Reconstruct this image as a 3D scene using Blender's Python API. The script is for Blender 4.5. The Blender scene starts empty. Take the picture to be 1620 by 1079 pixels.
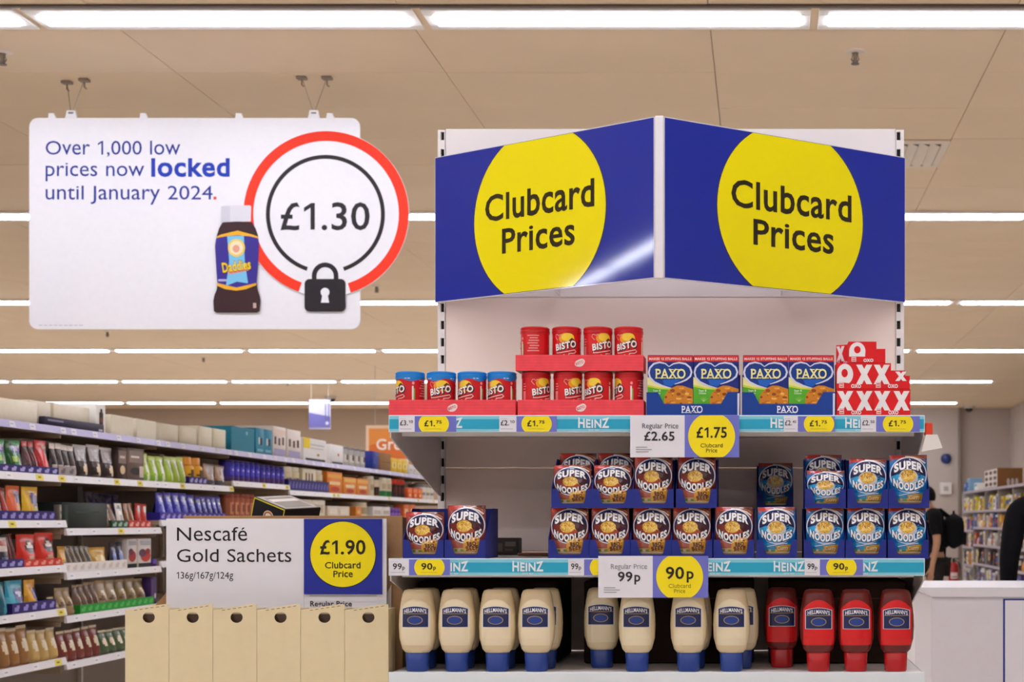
import bpy, bmesh, math, random
from math import sin, cos, pi, radians, sqrt, atan2
from mathutils import Vector, Matrix, Euler
from mathutils.geometry import tessellate_polygon

random.seed(7)
SC = bpy.context.scene
COL = SC.collection

# ------------------------------------------------------------------ camera, world, exposure
F = 2468.0          # focal length in pixels of the 1620 px wide picture
VX, VY = 1205.0, 825.0   # where the level, straight-ahead line of sight meets the picture
EZ = 1.35           # eye height
CEIL = 3.85
cam = bpy.data.cameras.new('camera')
cam.sensor_width = 36.0
cam.lens = F / 1620.0 * 36.0
cam.shift_x = -(VX - 810.0) / 1620.0
cam.shift_y = (VY - 539.5) / 1620.0
cam.clip_start, cam.clip_end = 0.05, 200
cam.dof.use_dof = True
cam.dof.focus_distance = 3.75
cam.dof.aperture_fstop = 9.0
camo = bpy.data.objects.new('camera', cam)
camo.location = (0, 0, EZ)
camo.rotation_euler = (pi / 2, 0, 0)
COL.objects.link(camo)
SC.camera = camo

wd = bpy.data.worlds.new('world')
SC.world = wd
wd.use_nodes = True
wd.node_tree.nodes['Background'].inputs[0].default_value = (1.0, 0.9, 0.8, 1)
wd.node_tree.nodes['Background'].inputs[1].default_value = 0.0

vs = SC.view_settings
vs.view_transform = 'Standard'
vs.look = 'None'
vs.gamma = 1
vs.use_curve_mapping = False
vs.exposure = 0.0
SC.cycles.use_denoising = True
SC.cycles.max_bounces = 10
SC.cycles.diffuse_bounces = 6
SC.cycles.sample_clamp_indirect = 6.0
LIGHT_COL = (0.89, 0.95, 1.12)
LIGHT_STRENGTH = 25.0

# ------------------------------------------------------------------ helpers: colour, materials
def C(h):
    h = h.lstrip('#')
    out = []
    for i in (0, 2, 4):
        c = int(h[i:i + 2], 16) / 255.0
        out.append(c / 12.92 if c <= 0.04045 else ((c + 0.055) / 1.055) ** 2.4)
    return (out[0], out[1], out[2], 1.0)


def ink_mat(name, rough, spec=0.5, vary=0.06, scale=30.0, bump=0.0, bscale=60.0, metal=0.0, coat=0.0, sss=0.0):
    m = bpy.data.materials.new(name)
    m.use_nodes = True
    nt = m.node_tree
    b = nt.nodes['Principled BSDF']
    a = nt.nodes.new('ShaderNodeAttribute')
    a.attribute_name = 'ink'
    tc = nt.nodes.new('ShaderNodeTexCoord')
    nz = nt.nodes.new('ShaderNodeTexNoise')
    nz.inputs['Scale'].default_value = scale
    nz.inputs['Detail'].default_value = 3
    nt.links.new(tc.outputs['Object'], nz.inputs['Vector'])
    mr = nt.nodes.new('ShaderNodeMapRange')
    mr.inputs['From Min'].default_value = 0.25
    mr.inputs['From Max'].default_value = 0.75
    mr.inputs['To Min'].default_value = 1.0 - vary
    mr.inputs['To Max'].default_value = 1.0
    nt.links.new(nz.outputs['Fac'], mr.inputs['Value'])
    mx = nt.nodes.new('ShaderNodeMix')
    mx.data_type = 'RGBA'
    mx.blend_type = 'MULTIPLY'
    mx.inputs['Factor'].default_value = 1.0
    nt.links.new(a.outputs['Color'], mx.inputs['A'])
    nt.links.new(mr.outputs['Result'], mx.inputs['B'])
    nt.links.new(mx.outputs['Result'], b.inputs['Base Color'])
    b.inputs['Roughness'].default_value = rough
    b.inputs['Specular IOR Level'].default_value = spec
    b.inputs['Metallic'].default_value = metal
    b.inputs['Coat Weight'].default_value = coat
    b.inputs['Coat Roughness'].default_value = 0.06
    if bump:
        n2 = nt.nodes.new('ShaderNodeTexNoise')
        n2.inputs['Scale'].default_value = bscale
        nt.links.new(tc.outputs['Object'], n2.inputs['Vector'])
        bp = nt.nodes.new('ShaderNodeBump')
        bp.inputs['Strength'].default_value = bump
        bp.inputs['Distance'].default_value = 0.004
        nt.links.new(n2.outputs['Fac'], bp.inputs['Height'])
        nt.links.new(bp.outputs['Normal'], b.inputs['Normal'])
    return m


MAT = {
    'card': ink_mat('printed_card', 0.55, 0.35),
    'board': ink_mat('corrugated_card', 0.8, 0.2, 0.12, 50),
    'paper': ink_mat('paper', 0.6, 0.3, 0.02),
    'plastic': ink_mat('plastic', 0.32, 0.5, 0.03),
    'acrylic': ink_mat('glossy_acrylic', 0.05, 0.55, 0.02, 3),
    'film': ink_mat('packet_film', 0.17, 0.7, 0.05, 40, 0.3, 45),
    'metal': ink_mat('painted_metal', 0.42, 0.45, 0.03, 4),
    'tile': ink_mat('ceiling_board', 0.85, 0.2, 0.05, 1.4, 0.05, 240),
    'plaster': ink_mat('painted_plaster', 0.8, 0.25, 0.07, 0.8, 0.05, 60),
    'vinyl': ink_mat('floor_vinyl', 0.3, 0.5, 0.12, 2.0),
    'cloth': ink_mat('cloth', 0.9, 0.15, 0.25, 30, 0.4, 150),
    'skin': ink_mat('skin', 0.5, 0.4, 0.08, 30),
    'glass': ink_mat('glossy_glass', 0.12, 0.6, 0.05, 20),
    'wire': ink_mat('steel_wire', 0.35, 0.5, 0.02, 20, metal=0.6),
}


def emit_mat(name, col, strength):
    m = bpy.data.materials.new(name)
    m.use_nodes = True
    nt = m.node_tree
    b = nt.nodes['Principled BSDF']
    b.inputs['Base Color'].default_value = (0.8, 0.8, 0.8, 1)
    b.inputs['Emission Color'].default_value = (*col, 1)
    b.inputs['Emission Strength'].default_value = strength
    return m


MAT['lamp'] = emit_mat('lamp_diffuser', LIGHT_COL, LIGHT_STRENGTH)

# ------------------------------------------------------------------ helpers: places
def PX(px, Y):
    return (px - VX) * Y / F


def PZ(py, Y):
    return EZ + (VY - py) * Y / F


def PW(px, py, Y):
    return Vector((PX(px, Y), Y, PZ(py, Y)))


# ------------------------------------------------------------------ helpers: mesh building
WHITE = C('#f4f2f2')


class MB:
    def __init__(self):
        self.v, self.f, self.c = [], [], []

    def add(self, vs, fs, col):
        n = len(self.v)
        self.v.extend([tuple(p) for p in vs])
        many = isinstance(col, list)
        for i, f in enumerate(fs):
            self.f.append(tuple(n + k for k in f))
            self.c.append(col[i] if many else col)

    def box(self, x0, x1, y0, y1, z0, z1, col, front=None, top=None):
        v = [(x0, y0, z0), (x1, y0, z0), (x1, y1, z0), (x0, y1, z0), (x0, y0, z1), (x1, y0, z1), (x1, y1, z1), (x0, y1, z1)]
        f = [(0, 1, 5, 4), (1, 2, 6, 5), (2, 3, 7, 6), (3, 0, 4, 7), (4, 5, 6, 7), (3, 2, 1, 0)]
        self.add(v, f, [front or col, col, col, col, top or col, col])

    def cbox(self, x0, x1, y0, y1, z0, z1, col, r=0.002, seg=1):
        bm = bmesh.new()
        bmesh.ops.create_cube(bm, size=1.0)
        for v in bm.verts:
            v.co = Vector((x0 + (v.co.x + .5) * (x1 - x0), y0 + (v.co.y + .5) * (y1 - y0), z0 + (v.co.z + .5) * (z1 - z0)))
        bmesh.ops.bevel(bm, geom=bm.edges[:], offset=r, segments=seg, affect='EDGES', profile=0.5)
        bm.verts.index_update()
        self.add([v.co.copy() for v in bm.verts], [[v.index for v in f.verts] for f in bm.faces], col)
        bm.free()

    def loft(self, rings, col, cap0=True, cap1=True, closed=True):
        """rings: equal-length point lists; col: one colour, one per ring gap, or a function (i, j)"""
        n = len(rings[0])
        v = [p for r in rings for p in r]
        fs, cs = [], []
        for i in range(len(rings) - 1):
            for j in range(n if closed else n - 1):
                k = (j + 1) % n
                fs.append((i * n + j, i * n + k, (i + 1) * n + k, (i + 1) * n + j))
                cs.append(col(i, j) if callable(col) else (col[i] if isinstance(col, list) else col))
        if cap0:
            fs.append(tuple(reversed(range(n))))
            cs.append(cs[0])
        if cap1:
            m = (len(rings) - 1) * n
            fs.append(tuple(m + j for j in range(n)))
            cs.append(cs[-1])
        self.add(v, fs, cs)

    def lathe(self, prof, n, col, cx=0.0, cy=0.0, sx=1.0, sy=1.0):
        rings = []
        for r, z in prof:
            rings.append([(cx + sx * r * cos(2 * pi * j / n - pi / 2), cy + sy * r * sin(2 * pi * j / n - pi / 2), z) for j in range(n)])
        self.loft(rings, col)

    def tube(self, pts, r, n, col):
        pts = [Vector(p) for p in pts]
        rings = []
        for i, p in enumerate(pts):
            d = (pts[min(i + 1, len(pts) - 1)] - pts[max(i - 1, 0)]).normalized()
            a = d.cross(Vector((0, 0, 1)))
            if a.length < 1e-4:
                a = d.cross(Vector((1, 0, 0)))
            a.normalize()
            b = d.cross(a)
            rings.append([p + (a * cos(2 * pi * j / n) + b * sin(2 * pi * j / n)) * (r[i] if isinstance(r, list) else r) for j in range(n)])
        self.loft(rings, col)

    def prism(self, poly, fa, fb, col):
        """poly (counter-clockwise seen from the fa side) between two mappings of (u, v)"""
        if area(poly) < 0:
            poly = list(reversed(poly))
        n = len(poly)
        va = [fa(*p) for p in poly]
        vb = [fb(*p) for p in poly]
        tris = tessellate_polygon([[Vector((p[0], p[1], 0)) for p in poly]])
        fs = []
        for t in tris:
            t = list(t)
            if area([poly[k] for k in t]) < 0:
                t.reverse()
            fs.append(tuple(t))
            fs.append(tuple(n + k for k in reversed(t)))
        for i in range(n):
            k = (i + 1) % n
            fs.append((k, i, n + i, n + k))
        self.add(va + vb, fs, col)

    def build(self, name, mat='card', parent=None, loc=None, rotz=0.0, smooth=None):
        me = bpy.data.meshes.new(name)
        me.from_pydata(self.v, [], self.f)
        at = me.color_attributes.new('ink', 'FLOAT_COLOR', 'CORNER')
        flat = []
        for p, c in zip(me.polygons, self.c):
            flat.extend(list(c) * p.loop_total)
        at.data.foreach_set('color', flat)
        me.materials.append(MAT[mat] if isinstance(mat, str) else mat)
        if smooth is not None:
            me.shade_smooth()
            me.set_sharp_from_angle(angle=radians(smooth))
        me.update()
        o = bpy.data.objects.new(name, me)
        COL.objects.link(o)
        if parent:
            o.parent = parent
        if loc is not None:
            o.location = loc
        o.rotation_euler = (0, 0, rotz)
        return o


def area(p):
    return 0.5 * sum(p[i][0] * p[(i + 1) % len(p)][1] - p[(i + 1) % len(p)][0] * p[i][1] for i in range(len(p)))


def clip(poly, axis, val, keep_ge):
    out = []
    for i in range(len(poly)):
        a, b = poly[i - 1], poly[i]
        ia = (a[axis] >= val) if keep_ge else (a[axis] <= val)
        ib = (b[axis] >= val) if keep_ge else (b[axis] <= val)
        if ia != ib:
            t = (val - a[axis]) / (b[axis] - a[axis])
            out.append((a[0] + t * (b[0] - a[0]), a[1] + t * (b[1] - a[1])))
        if ib:
            out.append(b)
    return out


# ------------------------------------------------------------------ helpers: flat print (text and shapes in 2D)
_glyphs, _adv = {}, {}


def _text_mesh(s, bold):
    cu = bpy.data.curves.new('glyphs', 'FONT')
    cu.body = s
    cu.offset = bold
    cu.resolution_u = 3
    o = bpy.data.objects.new('glyphs', cu)
    me = o.to_mesh()
    vs = [(v.co.x, v.co.y) for v in me.vertices]
    fs = [tuple(p.vertices) for p in me.polygons]
    o.to_mesh_clear()
    bpy.data.objects.remove(o)
    bpy.data.curves.remove(cu)
    return vs, fs


def glyph(c, bold):
    k = (c, round(bold, 4))
    if k not in _glyphs:
        if c == '1':       # a one with a flag, as in rounded shop lettering
            t = 0.085 + bold * 2
            P = [(0.24, 0), (0.24 + t, 0), (0.24 + t, CAPH), (0.24 + t * 0.15, CAPH), (0.08, CAPH - 0.12), (0.08, CAPH - 0.12 - t * 1.05), (0.24, CAPH - t * 1.15)]
            tr = tessellate_polygon([[Vector((p[0], p[1], 0)) for p in P]])
            _glyphs[k] = (P, [tuple(x) for x in tr])
        else:
            _glyphs[k] = _text_mesh(c, bold)
        if c not in _adv:
            a = max(p[0] for p in _text_mesh('H' + c + 'H', 0)[0])
            b = max(p[0] for p in _text_mesh('HH', 0)[0])
            _adv[c] = 0.46 if c == '1' else a - b
    return _glyphs[k], _adv[c] + max(0, bold) * 1.2


CAPH = max(p[1] for p in _text_mesh('H', 0)[0])
XH = max(p[1] for p in _text_mesh('x', 0)[0])


class Print:
    def __init__(self):
        self.it = []

    def tri(self, poly, col, l):
        self.it.append((poly, col, l))

    def poly(self, pts, col, l=0, f=None):
        if f:
            pts = [f(*p) for p in pts]
        for t in tessellate_polygon([[Vector((p[0], p[1], 0)) for p in pts]]):
            self.it.append(([tuple(pts[k][:2]) for k in t], col, l))

    def rect(self, x0, x1, y0, y1, col, l=0):
        self.it.append(([(x0, y0), (x1, y0), (x1, y1), (x0, y1)], col, l))

    def rrect(self, x0, x1, y0, y1, r, col, l=0):
        self.poly(rrect_pts(x0, x1, y0, y1, r), col, l)

    def disc(self, cx, cy, rx, ry, col, l=0, n=40, box=None):
        p = [(cx + rx * cos(2 * pi * i / n), cy + ry * sin(2 * pi * i / n)) for i in range(n)]
        if box:
            p = clip(p, 0, box[0], True); p = clip(p, 0, box[1], False)
            p = clip(p, 1, box[2], True); p = clip(p, 1, box[3], False)
        if len(p) > 2:
            for i in range(1, len(p) - 1):
                self.it.append(([p[0], p[i], p[i + 1]], col, l))

    def ring(self, cx, cy, r, w, col, l=0, a0=0, a1=360, n=64, ky=1.0):
        for i in range(n):
            a = radians(a0 + (a1 - a0) * i / n)
            b = radians(a0 + (a1 - a0) * (i + 1) / n)
            q = [(cx + (r - w) * cos(a), cy + ky * (r - w) * sin(a)), (cx + r * cos(a), cy + ky * r * sin(a)), (cx + r * cos(b), cy + ky * r * sin(b)), (cx + (r - w) * cos(b), cy + ky * (r - w) * sin(b))]
            self.it.append((q, col, l))

    def stroke(self, pts, w, col, l=0, closed=False):
        n = len(pts)
        L, R = [], []
        for i in range(n):
            a = pts[(i - 1) % n] if (closed or i > 0) else pts[i]
            b = pts[(i + 1) % n] if (closed or i < n - 1) else pts[i]
            dx, dy = b[0] - a[0], b[1] - a[1]
            d = sqrt(dx * dx + dy * dy) or 1
            ww = (w[i] if isinstance(w, list) else w) / 2
            L.append((pts[i][0] - dy / d * ww, pts[i][1] + dx / d * ww))
            R.append((pts[i][0] + dy / d * ww, pts[i][1] - dx / d * ww))
        for i in range(n if closed else n - 1):
            k = (i + 1) % n
            self.it.append(([R[i], R[k], L[k], L[i]], col, l))

    def text(self, s, x, y, h, col, l=1, bold=0.0, align='l', width=None, warp=None, shear=0.0, rot=0.0, track=0.0, tall=1.0):
        """h: capital height; width: fit to this width; tall: lifts the lower-case letters' height"""
        sc = h / CAPH
        pos, out = 0.0, []
        for s_i, c in enumerate(s):
            if c == ' ':
                pos += 0.3 + track
                continue
            (vs, fs), ad = glyph(c, bold)
            for f in fs:
                q = []
                for k in f:
                    gx, gy = vs[k]
                    if tall != 1.0 and c.islower():
                        gy = gy * tall if gy < XH else XH * tall + (gy - XH) * (CAPH * 1.08 - XH * tall) / (CAPH * 1.08 - XH)
                    q.append((gx + pos, gy))
                out.append((q, len(s) and s_i))
            pos += ad + track
        if not out:
            return
        x0 = min(p[0] for q, _ in out for p in q)
        x1 = max(p[0] for q, _ in out for p in q)
        sx = sc if width is None else width / (x1 - x0)
        off = {'l': 0, 'c': -(x1 - x0) * sx / 2, 'r': -(x1 - x0) * sx}[align]
        ca, sa = cos(rot), sin(rot)
        for q, ci in out:
            r = []
            for p in q:
                u, v = (p[0] - x0) * sx + off, p[1] * sc
                u += shear * v
                u, v = u * ca - v * sa, u * sa + v * ca
                u, v = u + x, v + y
                if warp:
                    u, v = warp(u, v)
                r.append((u, v))
            self.it.append((r, col, l + .12 * (ci % 4)))

    def emit(self, mb, f, eps=0.0004, cut=None):
        for poly, col, l in self.it:
            a = area(poly)
            if abs(a) < 1e-14:
                continue
            if a < 0:
                poly = list(reversed(poly))
            parts = [poly]
            if cut:
                for ax in (0, 1):
                    st = cut[ax]
                    if not st:
                        continue
                    new = []
                    for p in parts:
                        lo, hi = min(q[ax] for q in p), max(q[ax] for q in p)
                        i0, i1 = math.floor(lo / st), math.ceil(hi / st)
                        if i1 - i0 <= 1:
                            new.append(p)
                            continue
                        for i in range(i0, i1):
                            q = clip(clip(p, ax, i * st, True), ax, (i + 1) * st, False)
                            if len(q) > 2 and abs(area(q)) > 1e-12:
                                new.append(q)
                    parts = new
            for p in parts:
                mb.add([f(u, v, (l + 1) * eps) for u, v in p], [tuple(range(len(p)))], col)

    def build(self, name, f, mat='paper', parent=None, eps=0.0004, cut=None):
        mb = MB()
        self.emit(mb, f, eps, cut)
        return mb.build(name, mat, parent)


def rrect_pts(x0, x1, y0, y1, r, n=6):
    out = []
    for cx, cy, a in ((x1 - r, y1 - r, 0), (x0 + r, y1 - r, 90), (x0 + r, y0 + r, 180), (x1 - r, y0 + r, 270)):
        for i in range(n + 1):
            t = radians(a + 90 * i / n)
            out.append((cx + r * cos(t), cy + r * sin(t)))
    return out


def front_map(y0):
    return lambda u, v, d: (u, y0 - d, v)


# ------------------------------------------------------------------ helpers: things
def tag(o, label, cat, group=None):
    o['label'] = label
    o['category'] = cat
    if group:
        o['group'] = group
    return o


def thing(name, label, cat, loc=(0, 0, 0), rotz=0.0, group=None):
    o = bpy.data.objects.new(name, None)
    COL.objects.link(o)
    o.location = loc
    o.rotation_euler = (0, 0, rotz)
    o.empty_display_size = 0.1
    return tag(o, label, cat, group)


def dup(src, loc, rotz=0.0, label=None, group=None, scale=None):
    r = src.copy()
    COL.objects.link(r)
    r.location = loc
    r.rotation_euler = (0, 0, rotz)
    if scale:
        r.scale = scale
    if label:
        r['label'] = label
    if group:
        r['group'] = group
    for ch in list(src.children):
        c = ch.copy()
        COL.objects.link(c)
        c.parent = r
        for g in list(ch.children):
            d = g.copy()
            COL.objects.link(d)
            d.parent = c
    return r


def struct(o):
    o['kind'] = 'structure'
    return o


ORD = 'first second third fourth fifth sixth seventh eighth ninth tenth eleventh twelfth thirteenth fourteenth fifteenth sixteenth seventeenth eighteenth nineteenth twentieth'.split()

# ------------------------------------------------------------------ the room
RX0, RX1, RY0, RY1 = -17.0, 5.48, -9.0, 34.6
mb = MB(); mb.box(RX0, RX1, RY0, RY1, -0.05, 0, C('#e9e3da')); struct(mb.build('floor', 'vinyl'))
wall_c, wall_r = C('#a8917a'), C('#c3b8ae')
mb = MB(); mb.box(RX0, RX1 + .1, RY1, RY1 + 0.1, 0, CEIL + .1, wall_c); struct(mb.build('wall_back', 'plaster'))
mb = MB(); mb.box(RX1, RX1 + 0.1, RY0, RY1, 0, CEIL + .1, wall_r); struct(mb.build('wall_right', 'plaster'))
mb = MB(); mb.box(RX0 - 0.1, RX0, RY0, RY1, 0, CEIL + .1, wall_r); struct(mb.build('wall_left', 'plaster'))
mb = MB(); mb.box(RX0, RX1, RY0 - 0.1, RY0, 0, CEIL + .1, wall_r); struct(mb.build('wall_front', 'plaster'))
# boxed-out panel and pale cladding at the far right end
mb = MB(); mb.box(PX(1440, 34.3), PX(1518, 34.3), 34.3, RY1, 0, CEIL, C('#c4b8ae')); struct(mb.build('wall_panel', 'plaster'))
mb = MB(); mb.box(PX(1519.6, 34.45), RX1 - .001, 34.45, RY1, 0, CEIL, C('#bfb2a8')); struct(mb.build('wall_panel', 'plaster'))
mb = MB(); mb.box(PX(1516, 34.25), PX(1519.5, 34.25), 34.22, 34.3, 0, CEIL, C('#8e8279')); struct(mb.build('trim_1', 'plaster'))

# ceiling: slab with real boards below it, dark joints between
TILE_C = C('#f2dcbc')
mb = MB(); mb.box(RX0, RX1, RY0, RY1, CEIL + 0.02, CEIL + 0.12, C('#b3a48e')); ceiling = struct(mb.build('ceiling', 'tile'))
TX0, TY0, TW, TD = -0.26 - 1.5 * 12, 8.69 - 0.75 * 26, 1.5, 0.75
mb = MB(); mb.cbox(-TW / 2 + .002, TW / 2 - .002, -TD / 2 + .002, TD / 2 - .002, 0, 0.018, TILE_C, 0.0015)
tile0 = mb.build('ceiling_tile', 'tile', ceiling)
rest = MB()
first = True
for i in range(17):
    for j in range(70):
        x0, y0 = TX0 + i * TW, TY0 + j * TD
        xa, xb, ya, yb = max(x0, RX0), min(x0 + TW, RX1), max(y0, RY0), min(y0 + TD, RY1)
        if xb - xa < .05 or yb - ya < .05:
            continue
        Y = y0 + TD / 2
        pa, pb = VX + F * (x0 + TW) / Y, VX + F * x0 / Y
        full = xb - xa > TW - .01 and yb - ya > TD - .01
        if 7.0 < Y < 18.5 and pa > -20 and pb < 1640 and full:
            o = tile0 if first else tile0.copy()
            if not first:
                COL.objects.link(o)
            first = False
            o.location = (x0 + TW / 2, Y, CEIL + random.uniform(-.0012, .0012))
        else:
            rest.box(xa + .0025, xb - .0025, ya + .0025, yb - .0025, CEIL, CEIL + .018, TILE_C)
o = rest.build('ceiling_tile_field', 'tile', ceiling); o['kind'] = 'stuff'
mb = MB(); mb.box(RX0, RX1, 7.535, 7.56, CEIL - .012, CEIL, C('#5a4d42')); struct(mb.build('trim_2', 'metal'))

# strip lights
LY0, LDY, LX0, LDX, LLEN, LWID = 7.72, 4.985, -1.61, 1.94, 1.80, 0.12
hb = MB()
for s in (-1, 1):
    hb.cbox(-.95, .95, s * .115 - .035 if s > 0 else -.15, .15 if s > 0 else -.08, -.018, 0.0, C('#f3eee6'), .003)
hb.cbox(-.95, -LLEN / 2, -.08, .08, -.018, 0.0, C('#f3eee6'), .003)
hb.cbox(LLEN / 2, .95, -.08, .08, -.018, 0.0, C('#f3eee6'), .003)
light0 = None
row_words = 'front second third fourth fifth sixth'.split()
for k in range(-3, 6):
    Y = LY0 + LDY * k
    lo, hi = (-6, 2) if k < 0 else (-1000, 2)
    idx = []
    for n in range(-9, 3):
        x = LX0 + LDX * n
        if x + LLEN > RX1 - .03 or x < RX0 + .05:
            continue
        px1 = VX + F * (x + LLEN) / Y if Y > 0 and k >= 0 else None
        if k < 0:
            if n >= (-2 if k == -1 else -6):
                idx.append(n)
        elif px1 > -450:
            idx.append(n)
    if k == -1:      # unseen far lamps shifted off the row to put a streak on the header
        idx = [-6, -5, -4, -3] + idx
    for q, n in enumerate(idx):
        if k == -1:
            Y = 0.75 if n < -2 else LY0 - LDY
        loc = (LX0 + LDX * n + LLEN / 2, Y, CEIL - 0.0015)
        if k >= 0:
            lab = 'long white strip light, %s from the left in the %s row of ceiling lights' % (ORD[q], row_words[k])
        else:
            lab = 'long white strip light, %s along in the %s ceiling row behind the viewpoint' % (ORD[q], ORD[-k - 1])
        if light0 is None:
            light0 = thing('ceiling_light', lab, 'light', loc, 0, 'ceiling strip lights')
            hb.build('housing', 'metal', light0)
            mb = MB(); mb.cbox(-LLEN / 2, LLEN / 2, -LWID / 2, LWID / 2, -.032, -.002, WHITE, .008, 2)
            mb.build('diffuser', 'lamp', light0)
        else:
            dup(light0, loc, 0, lab)

# air vent
vx0, vx1, vy0, vy1 = 0.62, 1.235, 10.22, 10.95
v = thing('air_vent', 'square white slatted air vent in the ceiling behind the folded blue sign', 'vent', ((vx0 + vx1) / 2, (vy0 + vy1) / 2, CEIL - .0015))
w2, d2 = (vx1 - vx0) / 2, (vy1 - vy0) / 2
mb = MB()
for a in ((-w2, w2, -d2, -d2 + .05), (-w2, w2, d2 - .05, d2), (-w2, -w2 + .05, -d2 + .05, d2 - .05), (w2 - .05, w2, -d2 + .05, d2 - .05)):
    mb.cbox(a[0], a[1], a[2], a[3], -.016, 0, C('#f0e2cf'), .003)
mb.build('frame', 'metal', v)
mb = MB(); mb.box(-w2 + .05, w2 - .05, -d2 + .05, d2 - .05, -.004, -.001, C('#3a2f26')); mb.build('backing', 'metal', v)
for i in range(7):
    x = -w2 + .09 + i * (2 * w2 - .18) / 6
    mb = MB(); mb.add([(x - .032, -d2 + .052, -.006), (x - .026, -d2 + .052, -.006), (x + .03, -d2 + .052, -.03), (x + .024, -d2 + .052, -.03),
                       (x - .032, d2 - .052, -.006), (x - .026, d2 - .052, -.006), (x + .03, d2 - .052, -.03), (x + .024, d2 - .052, -.03)],
                      [(0, 1, 2, 3), (7, 6, 5, 4), (0, 4, 5, 1), (1, 5, 6, 2), (2, 6, 7, 3), (3, 7, 4, 0)], C('#f0e2cf'))
    mb.build('slat', 'metal', v)

# sprinklers
def sprinkler(px, py, label, first=[None]):
    Y = F * (CEIL - EZ) / (VY - py)
    loc = (PX(px, Y), Y, CEIL - .0015)
    if first[0] is None:
        s = thing('sprinkler', label, 'sprinkler', loc, 0, 'ceiling sprinklers')
        mb = MB(); mb.lathe([(.001, -.012), (.03, -.012), (.05, -.006), (.052, 0)], 20, C('#e6d8c8')); mb.build('cover_plate', 'plastic', s, smooth=40)
        mb = MB(); mb.lathe([(.008, -.06), (.012, -.05), (.012, -.02), (.02, -.012)], 10, C('#7b6a58'))
        for sgn in (-1, 1):
            mb.tube([(sgn * .012, 0, -.02), (sgn * .02, 0, -.045), (sgn * .006, 0, -.066)], .004, 6, C('#7b6a58'))
        mb.build('nozzle', 'metal', s)
        mb = MB(); mb.lathe([(.001, -.071), (.022, -.071), (.022, -.067), (.001, -.067)], 14, C('#5d5044')); mb.build('deflector', 'metal', s)
        first[0] = s
    else:
        dup(first[0], loc, 0, label)

sprinkler(1353, 80, 'small brass sprinkler head on a round plate above the folded blue sign')
sprinkler(4, 81, 'small sprinkler head at the far left edge of the ceiling')
sprinkler(170, 524, 'small dark sprinkler head below the lower edge of the hanging white sign')
sprinkler(322, 565, 'small sprinkler head between the third and fourth rows of strip lights')
sprinkler(596, 452, 'small sprinkler head beside the red price ring of the hanging sign')
sprinkler(455, 604, 'small sprinkler head near the fifth row of strip lights')
def dome(px, py, label):
    Y = F * (CEIL - EZ) / (VY - py)
    s = thing('dome_camera', label, 'camera', (PX(px, Y), Y, CEIL - .0015))
    mb = MB(); mb.lathe([(.10, -.05), (.12, -.03), (.12, 0)], 20, C('#cfc4b8')); mb.build('base_ring', 'plastic', s, smooth=40)
    mb = MB(); mb.lathe([(.005, -.13), (.05, -.12), (.08, -.09), (.09, -.05)], 20, C('#1b1714')); mb.build('dark_dome', 'glass', s, smooth=60)
dome(1533, 642.5, 'dark dome camera under the ceiling at the far right end of the shop')
dome(523, 627, 'dark dome camera under the ceiling above the left aisle')
# wall fittings on the far wall
t = thing('wall_bell', 'round dark blue alarm bell high on the far wall', 'alarm', (PX(1497, 34.3), 34.3, PZ(726, 34.3)))
mb = MB(); mb.lathe([(.001, .09), (.07, .085), (.11, .05), (.12, .0)], 20, C('#20306e'))
mb.v = [(x, -z, y) for x, y, z in mb.v]; mb.build('bell_dome', 'plastic', t, smooth=50)
mb = MB(); mb.cbox(-.05, .05, -.02, 0, -.16, .16, C('#c8c0b8'), .004); mb.build('mounting_plate', 'plastic', t)
t = thing('control_box', 'small white control box on the far wall below the blue bell', 'box', (PX(1496, 34.3), 34.3, PZ(773, 34.3)))
mb = MB(); mb.cbox(-.13, .13, -.07, 0, -.13, .13, C('#e9e4dd'), .01); mb.build('casing', 'plastic', t)
mb = MB(); mb.cbox(-.05, .05, -.08, -.068, -.05, .05, C('#b8b0a8'), .004); mb.build('button', 'plastic', t)

# ------------------------------------------------------------------ the shelving end unit
YB, YF = 4.225, 3.64
EX0, EX1 = PX(615, YF), PX(1463, YF)
ECX = (PX(693, YB) + PX(1430, YB)) / 2
unit = thing('gondola_end', 'white slotted shelving end unit with back panels behind the grocery shelves', 'shelving', (ECX, YB, 0))
pL, pR = PX(693, YB) - ECX, PX(1430, YB) - ECX
ztop = PZ(206, YB)
metal_w = C('#eeeae8')
def post(x0, x1, sx0, sx1):
    """slotted post: front skin with real openings over a dark channel"""
    mb = MB()
    mb.box(x0, sx0, -.004, .03, 0, ztop, metal_w)
    mb.box(sx1, x1, -.004, .03, 0, ztop, metal_w)
    mb.box(sx0, sx1, .012, .03, 0, ztop, C('#17120f'))
    pit, hgt = 0.0465, 0.023
    z = PZ(555, YB) + hgt / 2 - pit * 45
    last = 0
    while z < ztop:
        if z > 0.02:
            mb.box(sx0, sx1, -.004, .004, last, min(z, ztop), metal_w)
            last = z + hgt
        z += pit
    if last < ztop:
        mb.box(sx0, sx1, -.004, .004, last, ztop, metal_w)
    mb.build('slotted_post', 'metal', unit)
post(pL, PX(704, YB) - ECX, PX(697.5, YB) - ECX, PX(703, YB) - ECX)
post(PX(1417.5, YB) - ECX, pR, PX(1418.5, YB) - ECX, PX(1424.5, YB) - ECX)
bx0, bx1 = PX(704.3, YB) - ECX, PX(1417.2, YB) - ECX
zs = [PZ(203, YB), PZ(470.6, YB), PZ(657, YB), PZ(740, YB), PZ(873, YB), 1.0, 0.6, 0.12]
for a, b in zip(zs, zs[1:]):
    mb = MB(); mb.cbox(bx0, bx1, 0, .02, b + .0012, a - .0012, C('#f3eeee') if a == zs[0] else C('#f8e8de'), .002); mb.build('back_panel', 'metal', unit)  # lower panels tinted warm for bounced light; the top one stays white
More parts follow.
